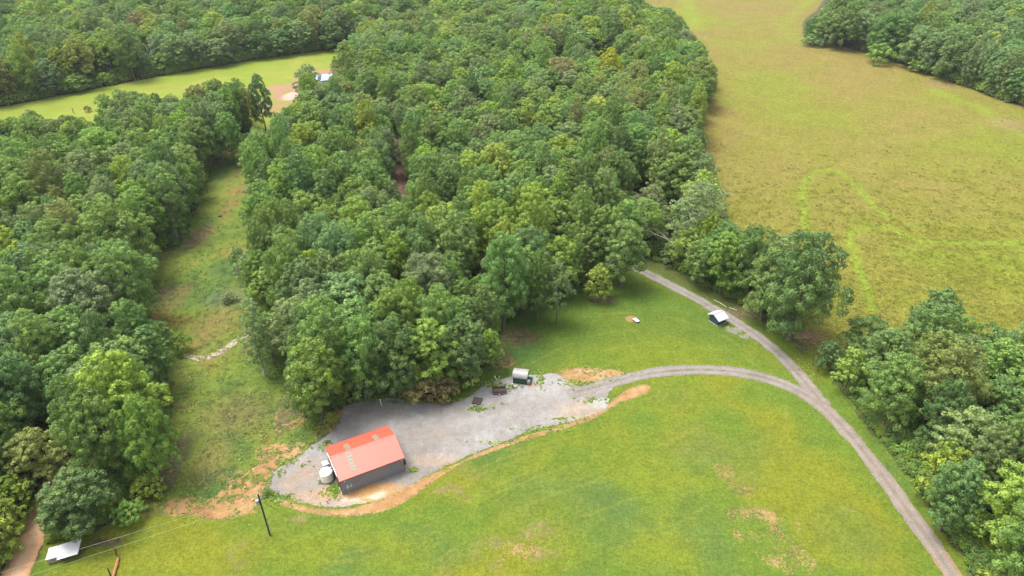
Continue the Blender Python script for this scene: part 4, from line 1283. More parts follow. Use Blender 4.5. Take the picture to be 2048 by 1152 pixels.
w.build('ridge_cap', M_RED, barn)
def skylight(x, s, t0, t1, n):
    """translucent sheet with battens showing; t along the slope from the ridge"""
    top = Vector((0, 0, rz_)); v = (Vector((0, s * hy, -BR))).normalized(); nrm = Vector((0, s * BR, hy)).normalized()
    a = top + v * t0 + nrm * .037
    w = MB(); o = Vector((x, a.y, a.z)); u = Vector((1, 0, 0)); L = t1 - t0; W = .92
    w.prism([o, o + u * W, o + u * W + v * L, o + v * L], (0, 0, 0), nrm * .012)
    p = w.build('skylight', M_SKYL, barn)
    for i in range(n):
        t = .06 + i * (L - .12) / (n - 1)
        b = MB(); q = o + v * (t - .05) + nrm * .0145
        b.prism([q, q + u * W, q + u * W + v * .11, q + v * .11], (0, 0, 0), nrm * .010)
        b.build('batten', M_BATT, p)
    return p
skylight(-hx + 2.55, -1, .35, 4.05, 6)
skylight(-hx + 2.95, 1, .35, 3.1, 5)
skylight(-hx + 8.6, 1, .35, 2.9, 5)
for sx in (-1, 1):
    for sy in (-1, 1):
        w = MB(); w.box(*sorted((sx * (hx + .03), sx * (hx - .1))), *sorted((sy * (hy + .032), sy * (hy - .1))), 0, BE - .02); w.build('corner_trim', M_TRIM, barn)
for s in (-1, 1):
    w = MB(); w.box(-hx - oh, hx + oh, *sorted((s * (hy + .252), s * (hy + .29))), BE - .2 + .02, BE - .02); w.build('eave_trim', M_TRIM, barn)
    x = s * (hx + oh + .012)
    for q in (-1, 1):
        w = MB(); w.beam((x, 0, rz_ - .03), (x, q * (hy + .25), rz_ - .03 - BR * k), .03, .14); w.build('rake_trim', M_TRIM, barn)
w = MB(); w.box(-hx - .075, -hx - .03, -hy + .15, hy - .1, .01, .15); w.build('base_trim', M_WHITE, barn)
w = MB(); w.box(-hx - .09, -hx - .03, -hy + 2.0, -hy + 6.4, .16, 3.1)
for i in range(5): w.box(-hx - .11, -hx - .09, -hy + 2.1 + i * 1.0, -hy + 2.16 + i * 1.0, .18, 3.08)
dr = w.build('sliding_door', M_WALLD, barn)
MB().box(-hx - .14, -hx - .11, -hy + 2.15, -hy + 2.2, 1.0, 1.5).build('handle', M_WHITE, dr)
w = MB(); w.box(-hx - .16, -hx - .03, -hy + 1.8, -hy + 8.6, 3.12, 3.25); w.build('door_track', M_WHITE, barn)
w = MB(); w.box(hx + .03, hx + .07, -1.8, 1.8, .05, 3.2)
for i in range(6): w.box(hx + .07, hx + .085, -1.78, 1.78, .3 + i * .5, .33 + i * .5)
w.build('roller_door', M_WHITE, barn)
for (x, y, z, nx, ny) in ((-hx + .75, -hy - .06, BE - .42, 0, -1), (hx - .45, -hy - .06, BE - .42, 0, -1), (-hx - .06, .3, BE + .35, -1, 0)):
    w = MB(); w.box(x - .07, x + .07, y - .07, y + .07, z - .1, z + .08)
    l = w.build('wall_lamp', M_WHITE, barn)
    MB().lathe([(.02, -.1), (.12, -.06), (.14, .03), (.05, .1)], 10, (x + nx * .16, y + ny * .16, z)).build('lens', M_LAMP, l, True)
for (x0, x1, z0, z1) in ((-hx + .95, -hx + 1.42, 1.35, 2.15), (-hx + 1.62, -hx + 2.02, 1.45, 2.05)):
    w = MB(); w.box(x0, x1, -hy - .2, -hy - .03, z0, z1); b = w.build('meter_box', M_GREYP, barn)
    MB().box(x0 + .06, x1 - .06, -hy - .215, -hy - .2, z0 + .07, z1 - .07).build('lid', M_GREYP, b)
for x in (-hx + 1.12, -hx + 1.3): MB().tube([(x, -hy - .1, -.05), (x, -hy - .1, 1.36)], .035, 6).build('conduit', M_GREYP, barn)

# ------------------------------------------------------------------ tank, tote, barrel by the barn
g = at(655.0, 957.5)
tank = thing('water_tank', 'round cream plastic water tank with domed top beside the barn gable', 'water tank', (g.x, g.y, 0))
prof = [(1.22, .06)]
for i in range(9): prof += [(1.23, .1 + i * .2), (1.245, .16 + i * .2), (1.23, .22 + i * .2)]
prof += [(1.22, 1.95), (1.10, 2.08), (.8, 2.24), (.4, 2.36), (.24, 2.39)]
MB().lathe(prof, 40).build('body', M_TANK, tank, True)
MB().lathe([(.25, 2.36), (.25, 2.47), (.2, 2.5)], 18).build('lid', M_TANK, tank)
MB().lathe([(.16, 2.05), (.16, 2.3), (.1, 2.33)], 12, (.78, .62, 0)).build('filler_neck', M_GLID, tank)
MB().tube([(.8, .62, 2.3), (1.1, .55, 2.7), (1.75, .35, 2.75)], .05, 6).build('inlet_pipe', M_WHITE, tank)
MB().box(-1.45, 1.45, -1.45, 1.45, 0.0, .06).build('pad', M_DWOOD, tank)
g = at(651.5, 934)
tote = thing('liquid_tote', 'square white caged liquid tote behind the round cream tank', 'tote', (g.x, g.y, 0), brz + .05)
MB().box(-.52, .52, -.58, .58, .14, 1.13).build('bottle', M_WHITE, tote)
p = MB()
for y in (-.55, 0, .55): p.box(-.56, .56, y - .05, y + .05, 0, .05); p.box(-.56, .56, y - .05, y + .05, .09, .135)
for x in (-.5, 0, .5): p.box(x - .06, x + .06, -.6, .6, .05, .09)
p.build('pallet', M_WOOD, tote)
c = MB()
for s in (-1, 1):
    for i in range(6):
        x = -.5 + i * .2; c.tube([(x, s * .6, .12), (x, s * .6, 1.14)], .012, 4)
        y = -.55 + i * .22; c.tube([(s * .545, y, .12), (s * .545, y, 1.14)], .012, 4)
    for z in (.3, .55, .8, 1.14):
        c.tube([(-.545, s * .6, z), (.545, s * .6, z)], .014, 4); c.tube([(s * .545, -.6, z), (s * .545, .6, z)], .014, 4)
c.build('cage', M_GREYP, tote)
MB().lathe([(.09, 1.12), (.09, 1.18), (.07, 1.2)], 12).build('cap', M_BLACK, tote)
g = at(808.8, 927)
brl = thing('black_barrel', 'black plastic barrel standing by the right corner of the barn', 'barrel', (g.x, g.y, 0))
MB().lathe([(.27, 0), (.29, .05), (.29, .28), (.31, .31), (.29, .34), (.29, .6), (.31, .63), (.29, .66), (.29, .85), (.27, .9)], 20).build('body', M_BLACK, brl, True)
MB().lathe([(.25, .9), (.25, .93), (.22, .94)], 18).build('lid', M_BLACK, brl)

# ------------------------------------------------------------------ utility pole, transformer and wires
pb = at(540.5, 1070.5); ph = 11.2
lean = Vector((at(516, 989, ph).x - pb.x, at(516, 989, ph).y - pb.y, ph))
pole = thing('utility_pole', 'dark wooden utility pole with grey transformer standing left of the barn', 'utility pole', (pb.x, pb.y, 0))
MB().tube([(0, 0, -.2), tuple(lean * .5), tuple(lean)], [.19, .16, .12], 12).build('pole', M_CREO, pole, True)
def up(t, dx=0, dy=0): return (lean.x * t + dx, lean.y * t + dy, lean.z * t)
tc = up(.83, -.42, -.05)
tr = MB().lathe([(.27, -.5), (.28, -.45), (.28, .42), (.30, .45), (.24, .52), (.1, .56)], 20, tc).build('transformer', M_TIN, pole, True)
for dx in (-.1, .1): MB().lathe([(.035, .5), (.055, .56), (.035, .62), (.05, .68), (.02, .8)], 8, (tc[0] + dx, tc[1], tc[2])).build('bushing', M_GLID, tr)
MB().box(tc[0] + .2, tc[0] + .5, tc[1] - .05, tc[1] + .05, tc[2] - .1, tc[2] + .1).build('bracket', M_STEEL, pole)
MB().lathe([(.03, 0), (.06, .05), (.04, .1), (.06, .15), (.02, .22)], 8, up(1.0)).build('insulator', M_GLID, pole)
MB().tube([up(.93, .1), up(.93, .55, .1)], .03, 5).build('cutout_arm', M_GLID, pole)
MB().tube([up(.9, .2, -.05), up(.5, .2, -.08), (.17, -.08, -.1)], .035, 6).build('conduit', M_GREYP, pole)
MB().tube([up(.8, -.05, .13), up(.4, -.02, .17), (.02, .2, -.1)], .012, 4).build('ground_wire', M_GLID, pole)
def wire(name, label, t, far, hf, sag):
    a = Vector((pb.x, pb.y, 0)) + Vector(up(t)); b = at(*far, hf)
    P = [a.lerp(b, i / 14) - Vector((0, 0, sag * 4 * (i / 14) * (1 - i / 14))) for i in range(15)]
    m = MB().tube(P, .014, 5).build(name, M_WIRE)
    tag(m, label, 'wire', 'wires running from the utility pole to the lower left')
wire('overhead_wire', 'upper pale overhead wire running from the pole top over the tin shelter', .99, (-260, 1222), 10.5, .15)
wire('overhead_wire', 'lower pale overhead wire running from below the transformer to the lower left', .86, (-200, 1234), 9.2, .15)
for (ax, ay, tt, lab) in ((602.5, 1050, .88, 'nearer yellow sleeved guy wire anchored right of the utility pole'), (618, 1041.5, .80, 'farther yellow sleeved guy wire anchored right of the utility pole')):
    a = at(ax, ay); th = thing('guy_wire', lab, 'guy wire', (a.x, a.y, 0), group='guy wires of the utility pole')
    topv = Vector((pb.x, pb.y, 0)) + Vector(up(tt)) - Vector((a.x, a.y, 0)); d = topv.normalized()
    MB().tube([d * .05, topv - d * .12], .012, 4).build('wire', M_STEEL, th)
    MB().tube([d * .15, d * 2.6], .045, 6).build('sleeve', M_YEL, th)
    MB().tube([(0, 0, -.1), d * .2], .03, 5).build('anchor_rod', M_STEEL, th)

# ------------------------------------------------------------------ tin roofed shelter, lower left
h1, h2 = 1.35, 1.95
A, B, C_, D = at(113, 1120.4, h1), at(155.3, 1108.3, h1), at(162.6, 1078.8, h2), at(121.7, 1088.8, h2)
E, F_, = at(90.4, 1121, h1 - .12), at(98, 1096, h2 - .15)
org = Vector((E.x, E.y, 0)); ux_ = (B - A); rzs = math.atan2(ux_.y, ux_.x)
she = thing('tin_shelter', 'low slatted animal shelter with two overlapping tin roofs on the lawn', 'shelter', org, rzs)
ca, sa = math.cos(-rzs), math.sin(-rzs)
def loc(p): q = p - org; return Vector((q.x * ca - q.y * sa, q.x * sa + q.y * ca, q.z))
a_, b_, c_, d_, e_, f_ = map(loc, (A, B, C_, D, E, F_))
def tin(name, o, u, v, Lu, mat, pitch):
    n = u.cross(v).normalized()
    if n.z < 0: n = -n
    return MB().ribs(o, u, v, n, Lu, v.length, pitch, .05, .03).build(name, mat, she)
tin('roof', a_, b_ - a_, d_ - a_, (b_ - a_).length, M_GALV, .23)
tin('roof', e_, Vector(((a_ - e_).x + .25, 0, 0)), f_ - e_, (a_ - e_).x + .25, M_GALVD, .38)
X0, X1, Xm = .15, b_.x - .2, a_.x + .1
Y0, Y1 = .12, max(c_.y, d_.y) - .3
for i in range(5):
    z = .12 + i * .24
    MB().box(X0, Xm, Y0 - .03, Y0 + .03, z, z + .11).build('slat', M_WOOD, she)
    MB().box(X0 - .03, X0 + .03, Y0 + .03, Y1, z, z + .13).build('slat', M_WOOD, she)
for x in (X0, Xm, (X1 + Xm) / 2, X1):
    MB().box(x - .05, x + .05, Y0 + .04, Y0 + .14, -.1, h1 - .2).build('post', M_DWOOD, she)
    MB().box(x - .05, x + .05, Y1 - .1, Y1, -.1, h2 - .28).build('post', M_DWOOD, she)
MB().box(Xm, X1, Y1 - .16, Y1 - .11, .05, h2 - .3).build('back_panel', M_DWOOD, she)
MB().box(X1 + .06, X1 + .1, Y0, Y1, .05, h1 - .1).build('side_panel', M_DWOOD, she)
MB().box(Xm + .1, X1 - .1, Y0 + .5, Y0 + .56, .02, .6).build('front_panel', M_NAVY, she)

# posts and log near the shelter
for (bx_, by_, tx, ty, h, lab) in ((232.5, 1110, 229.5, 1097, 1.5, 'upper dark leaning fence post on the lawn right of the tin shelter'), (222, 1153, 215, 1136, 1.6, 'lower dark leaning fence post at the bottom edge of the photo')):
    a = at(bx_, by_); b = at(tx, ty, h)
    p = thing('fence_post', lab, 'post', (a.x, a.y, 0), group='dark posts beside the reddish log')
    MB().tube([(0, 0, -.1), tuple(b - a)], [.13, .11], 9).build('shaft', M_DWOOD, p)
    MB().lathe([(.12, -.02), (.125, .02), (.04, .05)], 9, tuple(b - a)).build('top', M_DWOOD, p)
a, b = at(236.5, 1116, .25), at(225.5, 1158, .35)
lg = thing('fallen_log', 'peeling reddish log lying across the lawn at the bottom edge', 'log', a)
v = b - a
MB().tube([(0, 0, 0), tuple(v * .3 + Vector((.05, 0, .03))), tuple(v * .7 + Vector((-.05, 0, 0))), tuple(v)], [.2, .24, .25, .22], 10).build('trunk', M_LOG, lg, True)
MB().tube([tuple(v * -.03), (0, 0, 0)], [.19, .2], 10).build('cut_end', M_DWOOD, lg)
MB().tube([tuple(v * .35), tuple(v * .38 + Vector((.5, .1, .25)))], [.07, .04], 6).build('branch_stub', M_LOG, lg)

# ------------------------------------------------------------------ navy well house
P0, P1, P2 = at(1419.5, 642), at(1434.6, 652), at(1449, 643.3)
gv = (P1 - P0); sv = (P2 - P1)
whr = math.atan2(gv.y, gv.x); gl = 2.95; sl_ = 2.75
cen = P1 - gv.normalized() * gl / 2 + Vector((-gv.y, gv.x, 0)).normalized() * sl_ / 2
wh = thing('well_house', 'small navy well house with white metal gable roof beside the gravel lane', 'shed', (cen.x, cen.y, 0), whr)
a2, b2 = gl / 2, sl_ / 2; e2, r2 = 2.0, .75
for s in (-1, 1):
    w = MB(); y = s * b2
    w.prism([(-a2, y, .1), (a2, y, .1), (a2, y, e2), (0, y, e2 + r2), (-a2, y, e2)], (0, 0, 0), (0, -s * .06, 0))
    i = -a2 + .2
    while i < a2 - .05:
        zt = e2 + r2 * (1 - abs(i) / a2) - .05; w.box(i - .02, i + .02, *sorted((y, y + s * .02)), .1, zt); i += .3
    w.build('gable_wall', M_NAVY, wh)
    w = MB(); w.box(*sorted((s * a2, s * (a2 - .06))), -b2 + .06, b2 - .06, .1, e2)
    w.build('side_wall', M_NAVY, wh)
for s in (-1, 1):
    top = Vector((0, 0, e2 + r2 + .05)); ev = Vector((s * (a2 + .62), 0, e2 + r2 + .05 - r2 * (a2 + .62) / a2)); v = ev - top
    nrm = Vector((s * r2, 0, a2)).normalized()
    MB().ribs((0, -b2 - .42, top.z), (0, 1, 0), v, nrm, sl_ + .84, v.length, .3, .04, .02).build('roof_slope', M_GALV, wh)
w = MB()
for s in (-1, 1): w.prism([(0, -b2 - .43, e2 + r2 + .09), (s * .16, -b2 - .43, e2 + r2 + .02), (s * .16, -b2 - .43, e2 + r2 + .04), (0, -b2 - .43, e2 + r2 + .11)], (0, 0, 0), (0, sl_ + .86, 0))
w.build('ridge_cap', M_GALVD, wh)
MB().box(-a2 - .12, a2 + .12, -b2 - .12, b2 + .12, 0, .1).build('slab', M_CONC, wh)
d = MB().box(a2 + .005, a2 + .04, -.45, .45, .12, 1.85).build('door', M_NAVY, wh)
MB().box(a2 + .04, a2 + .07, .3, .36, .9, 1.05).build('handle', M_STEEL, d)
MB().box(a2 + .12, a2 + .35, .75, 1.15, .02, .3).build('step_block', M_CONC, wh)

# ------------------------------------------------------------------ green arched shed
P0, P1 = at(1026, 766.3), at(1053.4, 769.6)
gv = P1 - P0; L = gv.length; ar = math.atan2(gv.y, gv.x); Wd = 2.7
cen = P0 + gv / 2 + Vector((-gv.y, gv.x, 0)).normalized() * Wd / 2
gs = thing('arched_shed', 'dark green shed with curved silver roof and green deck beside the yard', 'shed', (cen.x, cen.y, 0), ar)
eh, rise = 1.75, 1.05
for s in (-1, 1):
    MB().box(-L / 2, L / 2, *sorted((s * Wd / 2, s * (Wd / 2 - .05))), .1, eh).build('side_wall', M_DGREEN, gs)
    for i in range(5): MB().box(-L / 2 - .01, L / 2 + .01, *sorted((s * (Wd / 2 + .002), s * (Wd / 2 + .032))), .14 + i * .33, .14 + i * .33 + .27).build('board', M_DGREEN, gs)
arc = [(-Wd / 2 * math.cos(t), eh + rise * math.sin(t)) for t in [math.pi * i / 14 for i in range(15)]]
for s in (-1, 1):
    poly = [(s * L / 2, -Wd / 2 + .06, .1)] + [(s * L / 2, y * .95, z) for y, z in arc] + [(s * L / 2, Wd / 2 - .06, .1)]
    MB().prism(poly, (0, 0, 0), (-s * .05, 0, 0)).build('end_wall', M_NAVY, gs)
w = MB()
arc2 = [(-(Wd / 2 + .14) * math.cos(t), eh - .08 + (rise + .16) * math.sin(t)) for t in [math.pi * i / 18 for i in range(19)]]
nseg = 14; Lr = L + .3
for k in range(nseg):
    x0, x1 = -Lr / 2 + k * Lr / nseg, -Lr / 2 + (k + 1) * Lr / nseg
    for (y, z), (y2, z2) in zip(arc2, arc2[1:]):
        n = Vector((0, -(z2 - z), (y2 - y))).normalized()
        if n.z < 0: n = -n
        xm = (x0 + x1) / 2; o = n * .02
        w.add([(x0, y, z), (xm, y + o.y, z + o.z), (xm, y2 + o.y, z2 + o.z), (x0, y2, z2), (x1, y, z), (x1, y2, z2)], [(0, 1, 2, 3), (1, 4, 5, 2)])
w.build('curved_roof', M_GALVD if False else roof_mat('old_silver_roof', (.36, .35, .35), .4, .5, .12), gs)
MB().box(L / 2 + .052, L / 2 + .08, -.4, .4, .12, 1.85).build('door', M_WALLD, gs)
MB().box(-L / 2 - .1, L / 2 + 1.05, -Wd / 2 - .12, Wd / 2 + .15, 0, .098).build('deck', M_GMAT, gs)
g = at(1057, 769)
dm = thing('orange_drum', 'orange drum with grey lid at the front corner of the green shed', 'drum', (g.x, g.y, .0))
MB().lathe([(.34, .1), (.37, .16), (.38, .5), (.4, .54), (.38, .58), (.37, .86)], 20).build('body', M_ORANGE, dm, True)
MB().lathe([(.39, .86), (.4, 1.0), (.34, 1.2), (.2, 1.3)], 20).build('lid', M_GLID, dm, True)

# ------------------------------------------------------------------ utility trailer and flat trailer deck
P0, P1 = at(985.5, 790.5), at(1012.2, 789)
gv = P1 - P0; L = gv.length; tr_ = math.atan2(gv.y, gv.x); Wd = 1.7
cen = P0 + gv / 2 + Vector((-gv.y, gv.x, 0)).normalized() * Wd / 2
ut = thing('utility_trailer', 'rusty open box trailer with white wheel hubs parked beside the green shed', 'trailer', (cen.x, cen.y, 0), tr_)
MB().box(-L / 2, L / 2, -Wd / 2, Wd / 2, .42, .5).build('floor', M_RUST, ut)
for s in (-1, 1):
    for i in range(2): MB().box(-L / 2, L / 2, *sorted((s * Wd / 2, s * (Wd / 2 - .04))), .52 + i * .26, .74 + i * .26).build('side_board', M_RUST, ut)
    MB().box(*sorted((s * L / 2, s * (L / 2 - .04))), -Wd / 2 + .05, Wd / 2 - .05, .52, 1.15 if s < 0 else 1.0).build('end_board', M_RUST, ut)
    MB().box(-L / 2, L / 2, *sorted((s * (Wd / 2 - .0), s * (Wd / 2 + .04))), .44, .5).build('rail', M_GLID, ut)
    wl = MB(); y = s * (Wd / 2 + .14)
    wl.tube([(.0, y - .09, .33), (.0, y - .07, .33), (.0, y + .07, .33), (.0, y + .09, .33)], [.27, .33, .33, .27], 20); ww = wl.build('wheel', M_BLACK, ut, True)
    MB().tube([(0, y + s * .085, .33), (0, y + s * .105, .33)], .2, 16).build('hub', M_WHITE, ww)
    MB().box(-.45, .45, *sorted((s * (Wd / 2 + .05), s * (Wd / 2 + .27))), .70, .73).build('mudguard', M_RUST, ut)
    for x in (-L / 2 + .03, L / 2 - .03): MB().box(x - .03, x + .03, *sorted((s * Wd / 2, s * (Wd / 2 + .05))), .42, 1.2).build('stake', M_RUST, ut)
w = MB(); w.beam((L / 2, -Wd / 2 + .1, .42), (L / 2 + 1.1, 0, .4), .07); w.beam((L / 2, Wd / 2 - .1, .42), (L / 2 + 1.1, 0, .4), .07); w.build('drawbar', M_RUST, ut)
MB().tube([(L / 2 + 1.0, 0, 0), (L / 2 + 1.0, 0, .6)], .03, 6).build('jack', M_STEEL, ut)

A, B, C_, D = at(943.3, 808.5), at(961.3, 811.5), at(967.1, 797.5), at(946.5, 795.2)
cen = (A + B + C_ + D) / 4; v = B - A; fr = math.atan2(v.y, v.x); fl, fw = (B - A).length, (D - A).length
ft = thing('flat_trailer', 'low brown mesh deck trailer with white jack on the gravel left of the box trailer', 'trailer', (cen.x, cen.y, 0), fr)
w = MB()
for s in (-1, 1):
    w.box(-fl / 2, fl / 2, *sorted((s * fw / 2, s * (fw / 2 - .08))), .12, .24)
    w.box(*sorted((s * fl / 2, s * (fl / 2 - .08))), -fw / 2 + .081, fw / 2 - .081, .12, .24)
w.build('frame', M_RUST, ft)
nb = 9
for i in range(nb):
    y = -fw / 2 + .1 + i * (fw - .2) / nb
    MB().box(-fl / 2 + .085, fl / 2 - .085, y + .02, y + (fw - .2) / nb - .02, .20, .235).build('plank', M_DWOOD, ft)
w = MB(); w.beam((-.5, -fw / 2, .18), (0, -fw / 2 - 1.1, .2), .07); w.beam((.5, -fw / 2, .18), (0, -fw / 2 - 1.1, .2), .07); w.build('drawbar', M_STEEL, ft)
MB().tube([(0, -fw / 2 - .6, 0), (0, -fw / 2 - .6, .9)], .045, 8).build('jack', M_WHITE, ft)
MB().box(-.12, .12, -fw / 2 - .68, -fw / 2 - .52, .86, .94).build('jack_head', M_STEEL, ft)

# ------------------------------------------------------------------ small things round the yard and lanes
def stick(name, label, cat, px, py, tx, ty, h, r, mat, extra=None, group=None):
    a = at(px, py); b = at(tx, ty, h)
    t = thing(name, label, cat, (a.x, a.y, 0), group=group)
    MB().tube([(0, 0, -.05), tuple(b - a)], r, 8).build('shaft', mat, t)
    if extra: MB().lathe([(r * 1.2, -.02), (r * 1.9, .05), (r * 1.8, .16), (r * .5, .22)], 10, tuple(b - a)).build(extra[0], extra[1], t)
    return t
stick('marker_stake', 'white leaning stake at the top edge of the yard above the barn', 'stake', 763, 811.5, 759.8, 797, 1.9, .09, M_WHITE, ('base_clip', M_RUST))
stick('white_pipe', 'thicker white pipe leaning over the weeds left of the green shed', 'pipe', 994, 760, 989.4, 753.3, .9, .08, M_WHITE, ('cap', M_WHITE), 'white pipes left of the green shed')
stick('white_pipe', 'thin white pipe crossing beside the thicker leaning one', 'pipe', 994.6, 759, 998.7, 753.8, .5, .05, M_WHITE, ('cap', M_WHITE), 'white pipes left of the green shed')
stick('water_hydrant', 'dark yard hydrant with white head at the left front corner of the green shed', 'hydrant', 1025.6, 776, 1024.9, 768.6, 1.1, .07, M_STEEL, ('head', M_WHITE))
stick('white_stub', 'short white stub poking up near the green shed and trailer', 'stub', 1030.5, 776.5, 1030.4, 774, .35, .07, M_WHITE, ('cap', M_WHITE))
stick('marker_stake', 'small white stake in the grass upper left of the barn', 'stake', 633, 880.5, 631.5, 876.5, .6, .05, M_WHITE, ('cap', M_WHITE))
stick('pasture_post', 'thin dark post standing in the far pasture left of the lone shrub', 'post', 147, 226, 144.6, 217.5, 2.3, .16, M_DWOOD, ('cap', M_DWOOD))

# white lidded box on the upper lawn
A, B, C_, D = at(1273.6, 644.1, .5), at(1279.5, 642, .5), at(1271.3, 635.3, .5), at(1265.4, 637.5, .5)
cen = (A + B + C_ + D) / 4; v = D - A; br_ = math.atan2(v.y, v.x); l1, l2 = (D - A).length, (B - A).length
wb = thing('lidded_box', 'white-topped low grey box beside a patch of orange dirt on the upper lawn', 'box', (cen.x, cen.y, 0), br_)
MB().box(-l1 / 2 + .05, l1 / 2 - .05, -l2 / 2 + .05, l2 / 2 - .05, 0, .44).build('body', M_WALLD, wb)
MB().box(-l1 / 2, l1 / 2, -l2 / 2, l2 / 2, .442, .52).build('lid', plain('white_lid', (.88, .88, .88), .4, var=.02), wb)

# peeled poles and dark log along the lane
for (a, b, lab, mt, r) in (((1428, 599.5), (1452.5, 614), 'pale peeled pole lying along the lane above the well house', M_WOOD, .11), ((1458, 615), (1473.5, 621), 'shorter pale pole lying end to end with the longer one by the lane', M_WOOD, .09),
                        ((1592, 693.5), (1609, 708), 'dark log lying in the verge below the big meadow-corner tree', M_DWOOD, .22)):
    A, B = at(*a, .15), at(*b, .15); v = B - A
    t = thing('fallen_pole', lab, 'log', A, group='logs lying along the gravel lane')
    MB().tube([(0, 0, 0), tuple(v * .5 + Vector((.1, .05, .05))), tuple(v)], [r, r * .9, r * .6], 8).build('trunk', mt, t, True)
    MB().tube([tuple(v * .6), tuple(v * .63 + Vector((.3, .4, .15)))], [r * .4, r * .2], 5).build('branch_stub', mt, t)
# dark stump in the valley
g = at(440, 433)
t = thing('tree_stump', 'dark stump alone in the narrow upper valley grass', 'stump', (g.x, g.y, 0))
MB().lathe([(.75, 0), (.55, .12), (.5, .45), (.44, .5)], 14).build('stump', M_DWOOD, t)
MB().tube([(0, 0, .12), (.9, .3, .02)], [.16, .06], 6).build('root', M_DWOOD, t)

# far building in the clearing, mostly hidden by crowns
g = at(655, 168)
fb = thing('far_building', 'blue-white roofed building half hidden by trees at the pasture edge', 'building', (g.x, g.y, 0), .45)
MB().box(-6, 6, -4, 4, 0, 3.2).build('wall', M_GREYP, fb)
for s in (-1, 1): MB().prism([(-6.4, 0, 5.2), (-6.4, s * 4.5, 3.1), (-6.4, s * 4.5, 3.2), (-6.4, 0, 5.3)], (0, 0, 0), (12.8, 0, 0)).build('roof', M_BLUEROOF, fb)
MB().box(-3, -.5, -4.06, -4.0, .05, 2.6).build('door', M_GREYP, fb)
for x in (1.2, 3.6): MB().box(x, x + 1.1, -4.06, -4.0, 1.1, 2.2).build('window', M_WALLD, fb)

# ------------------------------------------------------------------ weeds, tufts and stones
def tuft_mesh(seed, n=26, h=.35, r=.35):
    rng = np.random.default_rng(seed)
    P = np.stack([rng.normal(0, r * .5, n), rng.normal(0, r * .5, n), rng.uniform(.05, h, n)], 1)
    N = unit(rng.normal(size=(n, 3)) * .5 + np.array([0, 0, 1.]))
    V, F = cards(P, N, rng.uniform(.07, .14, n), rng, 1.6)
    me = mesh_np('tuft', V, F, None, M_LEAF)
    a = me.attributes.new('lob', 'FLOAT', 'FACE'); a.data.foreach_set('value', rng.uniform(.2, .9, n).astype(np.float32))
    return me
tufts = [tuft_mesh(i) for i in range(3)]
wx, wy, ws = [], [], []
for px, py, rx, ry, n in ((555, 998, 2.8, 1.2, 110), (660, 985, 2.6, 2.6, 90), (955, 818, 2.4, .8, 90), (985, 768, 3.2, 1.2, 90), (1022, 776, 2.2, .8, 80), (1080, 758, 1.0, 3, 80), (828, 941, .9, .6, 50), (800, 935, .5, .6, 10),
                          (700, 900, .1, .1, 2), (1150, 767, 4, 1.6, 120), (1190, 800, 4, 1.2, 50), (1075, 858, 6, .8, 110), (1000, 884, 6, .6, 60), (648, 893, 3, 1.0, 80), (575, 925, 4, 1.2, 60), (720, 800, 6, .8, 160), (830, 804, 6, .8, 160),
                          (900, 800, 4, .8, 90), (600, 850, 5, 4, 120), (450, 1010, 9, 4, 70), (380, 1000, 6, 6, 60), (1200, 745, 7, 3, 130), (1140, 840, 4, 1.2, 40), (985, 815, .6, .4, 14), (1005, 808, .5, .4, 12), (365, 800, 3, 10, 200), (335, 900, 4, 9, 160), (560, 730, 3, 9, 160), (1620, 740, 2.5, 4, 90)):
    c = at(px, py); n = int(n * .6) + 1; wx += list(rg.normal(c.x, rx * .55, n)); wy += list(rg.normal(c.y, ry * .55, n)); ws += list(rg.uniform(.25, .75, n))
n = len(wx)
scatter('weeds', 'low green weeds sprouting through gravel and bare clay', np.column_stack([wx, wy, np.full(n, .02)]), rg.uniform(0, 6.28, n), np.column_stack([ws, ws, np.array(ws) * .8]),
        tint_arr(list(rg.choice(['green', 'bright green', 'dark green', 'yellow-green'], n)), rg), rg.integers(0, 3, n), tufts)
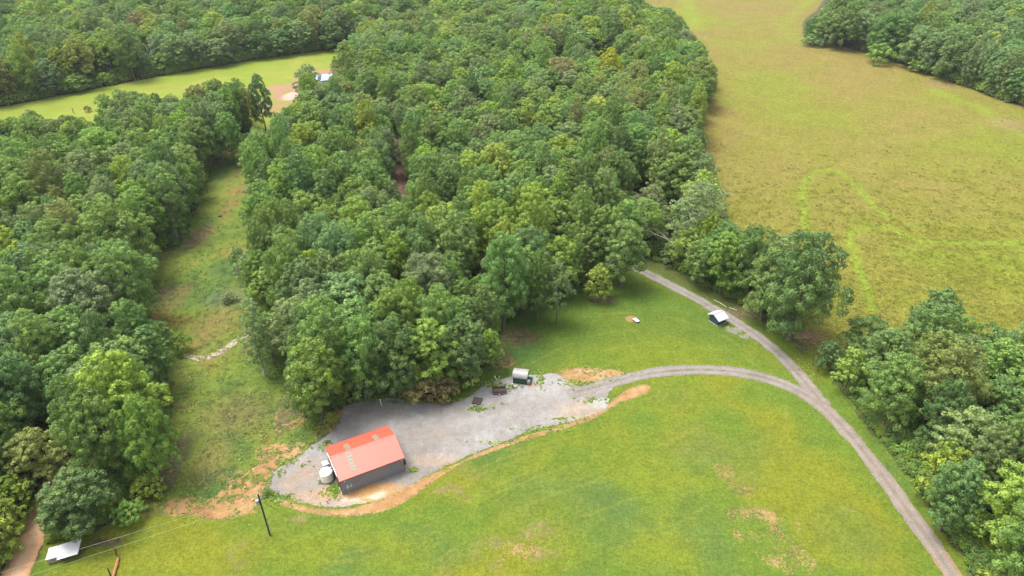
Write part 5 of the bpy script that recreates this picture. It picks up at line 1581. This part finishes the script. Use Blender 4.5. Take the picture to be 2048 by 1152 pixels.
# rough tussocks all over the hay meadow and the valley grass
def tussock(seed, n=14):
    rng = np.random.default_rng(seed)
    P = np.stack([rng.normal(0, .35, n), rng.normal(0, .35, n), rng.uniform(.03, .22, n)], 1)
    N = unit(rng.normal(size=(n, 3)) * .45 + np.array([0, 0, 1.2]))
    V, F = cards(P, N, rng.uniform(.09, .2, n), rng, 2.0)
    me = mesh_np('tussock', V, F, None, M_LEAF)
    a = me.attributes.new('lob', 'FLOAT', 'FACE'); a.data.foreach_set('value', rng.uniform(.3, .8, n).astype(np.float32))
    return me
tus = [tussock(50 + i) for i in range(3)]
def grass_scatter(name, label, W, n, ymax, colf, dens_s, zs):
    b = bb(W, 0); yy = b[2] + (min(ymax, b[3]) - b[2]) * rg.random(n) ** 1.3; xx = rg.uniform(b[0], b[1], n)
    px, py, _ = projn(xx, yy, 0 * xx)
    k = (sdf(xx, yy, W) > .5) & (px > -200) & (px < W0 + 200) & (py < H0 + 150) & (fbm(xx, yy, dens_s, 401, 2) + rg.uniform(-.7, .7, n) > .1 + 1.1 * smooth(150, ymax - 10, yy))
    for Wp, w_ in ((W_ROAD, 2.2), (W_DRIVE, 2.2)): k &= seg_dist(xx, yy, Wp, False)[0] > w_
    xx, yy = xx[k], yy[k]; m = len(xx)
    c = ALB * colf(xx, yy)[0] * rg.uniform(1.3, 2.1, (m, 1))
    s = rg.uniform(.4, 1.0, m) * zs
    scatter(name, label, np.column_stack([xx, yy, np.full(m, .01)]), rg.uniform(0, 6.28, m), np.column_stack([s * 1.2, s * 1.2, s]), c, rg.integers(0, 3, m), tus)
    print(name, m)
grass_scatter('meadow_tussocks', 'rough yellow-green grass tussocks covering the hay meadow', W_HAY, 110000, 330, c_hay, 3.0, .8)
grass_scatter('valley_tussocks', 'rough green grass tussocks in the narrow valley', W_VALLEY, 30000, 300, c_valley, 2.0, .8)
# stones in the creek bed
st = MB(); rs = random.Random(3)
pts = W_CREEK
for i in range(150):
    t = rs.uniform(0, len(pts) - 1.01); j = int(t); q = pts[j] + (pts[j + 1] - pts[j]) * (t - j)
    x, y = q[0] + rs.gauss(0, .5), q[1] + rs.gauss(0, .5); r = rs.uniform(.08, .28)
    st.lathe([(r * .8, .0), (r, r * .3), (r * .6, r * .6)], 6, (x, y, .01))
o = st.build('creek_stones', M_STONE); o['kind'] = 'stuff'; o['label'] = 'pale stones strewn along the creek bed'

# ------------------------------------------------------------------ thin summer haze
hm = bpy.data.materials.new('haze'); hm.use_nodes = True
hn = hm.node_tree; hn.nodes.clear()
ho = hn.nodes.new('ShaderNodeOutputMaterial'); hv = hn.nodes.new('ShaderNodeVolumePrincipled')
hv.inputs['Color'].default_value = (.86, .92, 1.0, 1); hv.inputs['Density'].default_value = .00006; hv.inputs['Anisotropy'].default_value = .1
hn.links.new(hv.outputs[0], ho.inputs['Volume'])
hz = MB().box(-1600, 1600, -600, 2400, -1.2, 104).build('haze', hm); hz['kind'] = 'stuff'; hz['label'] = 'thin bluish summer haze over the whole valley'
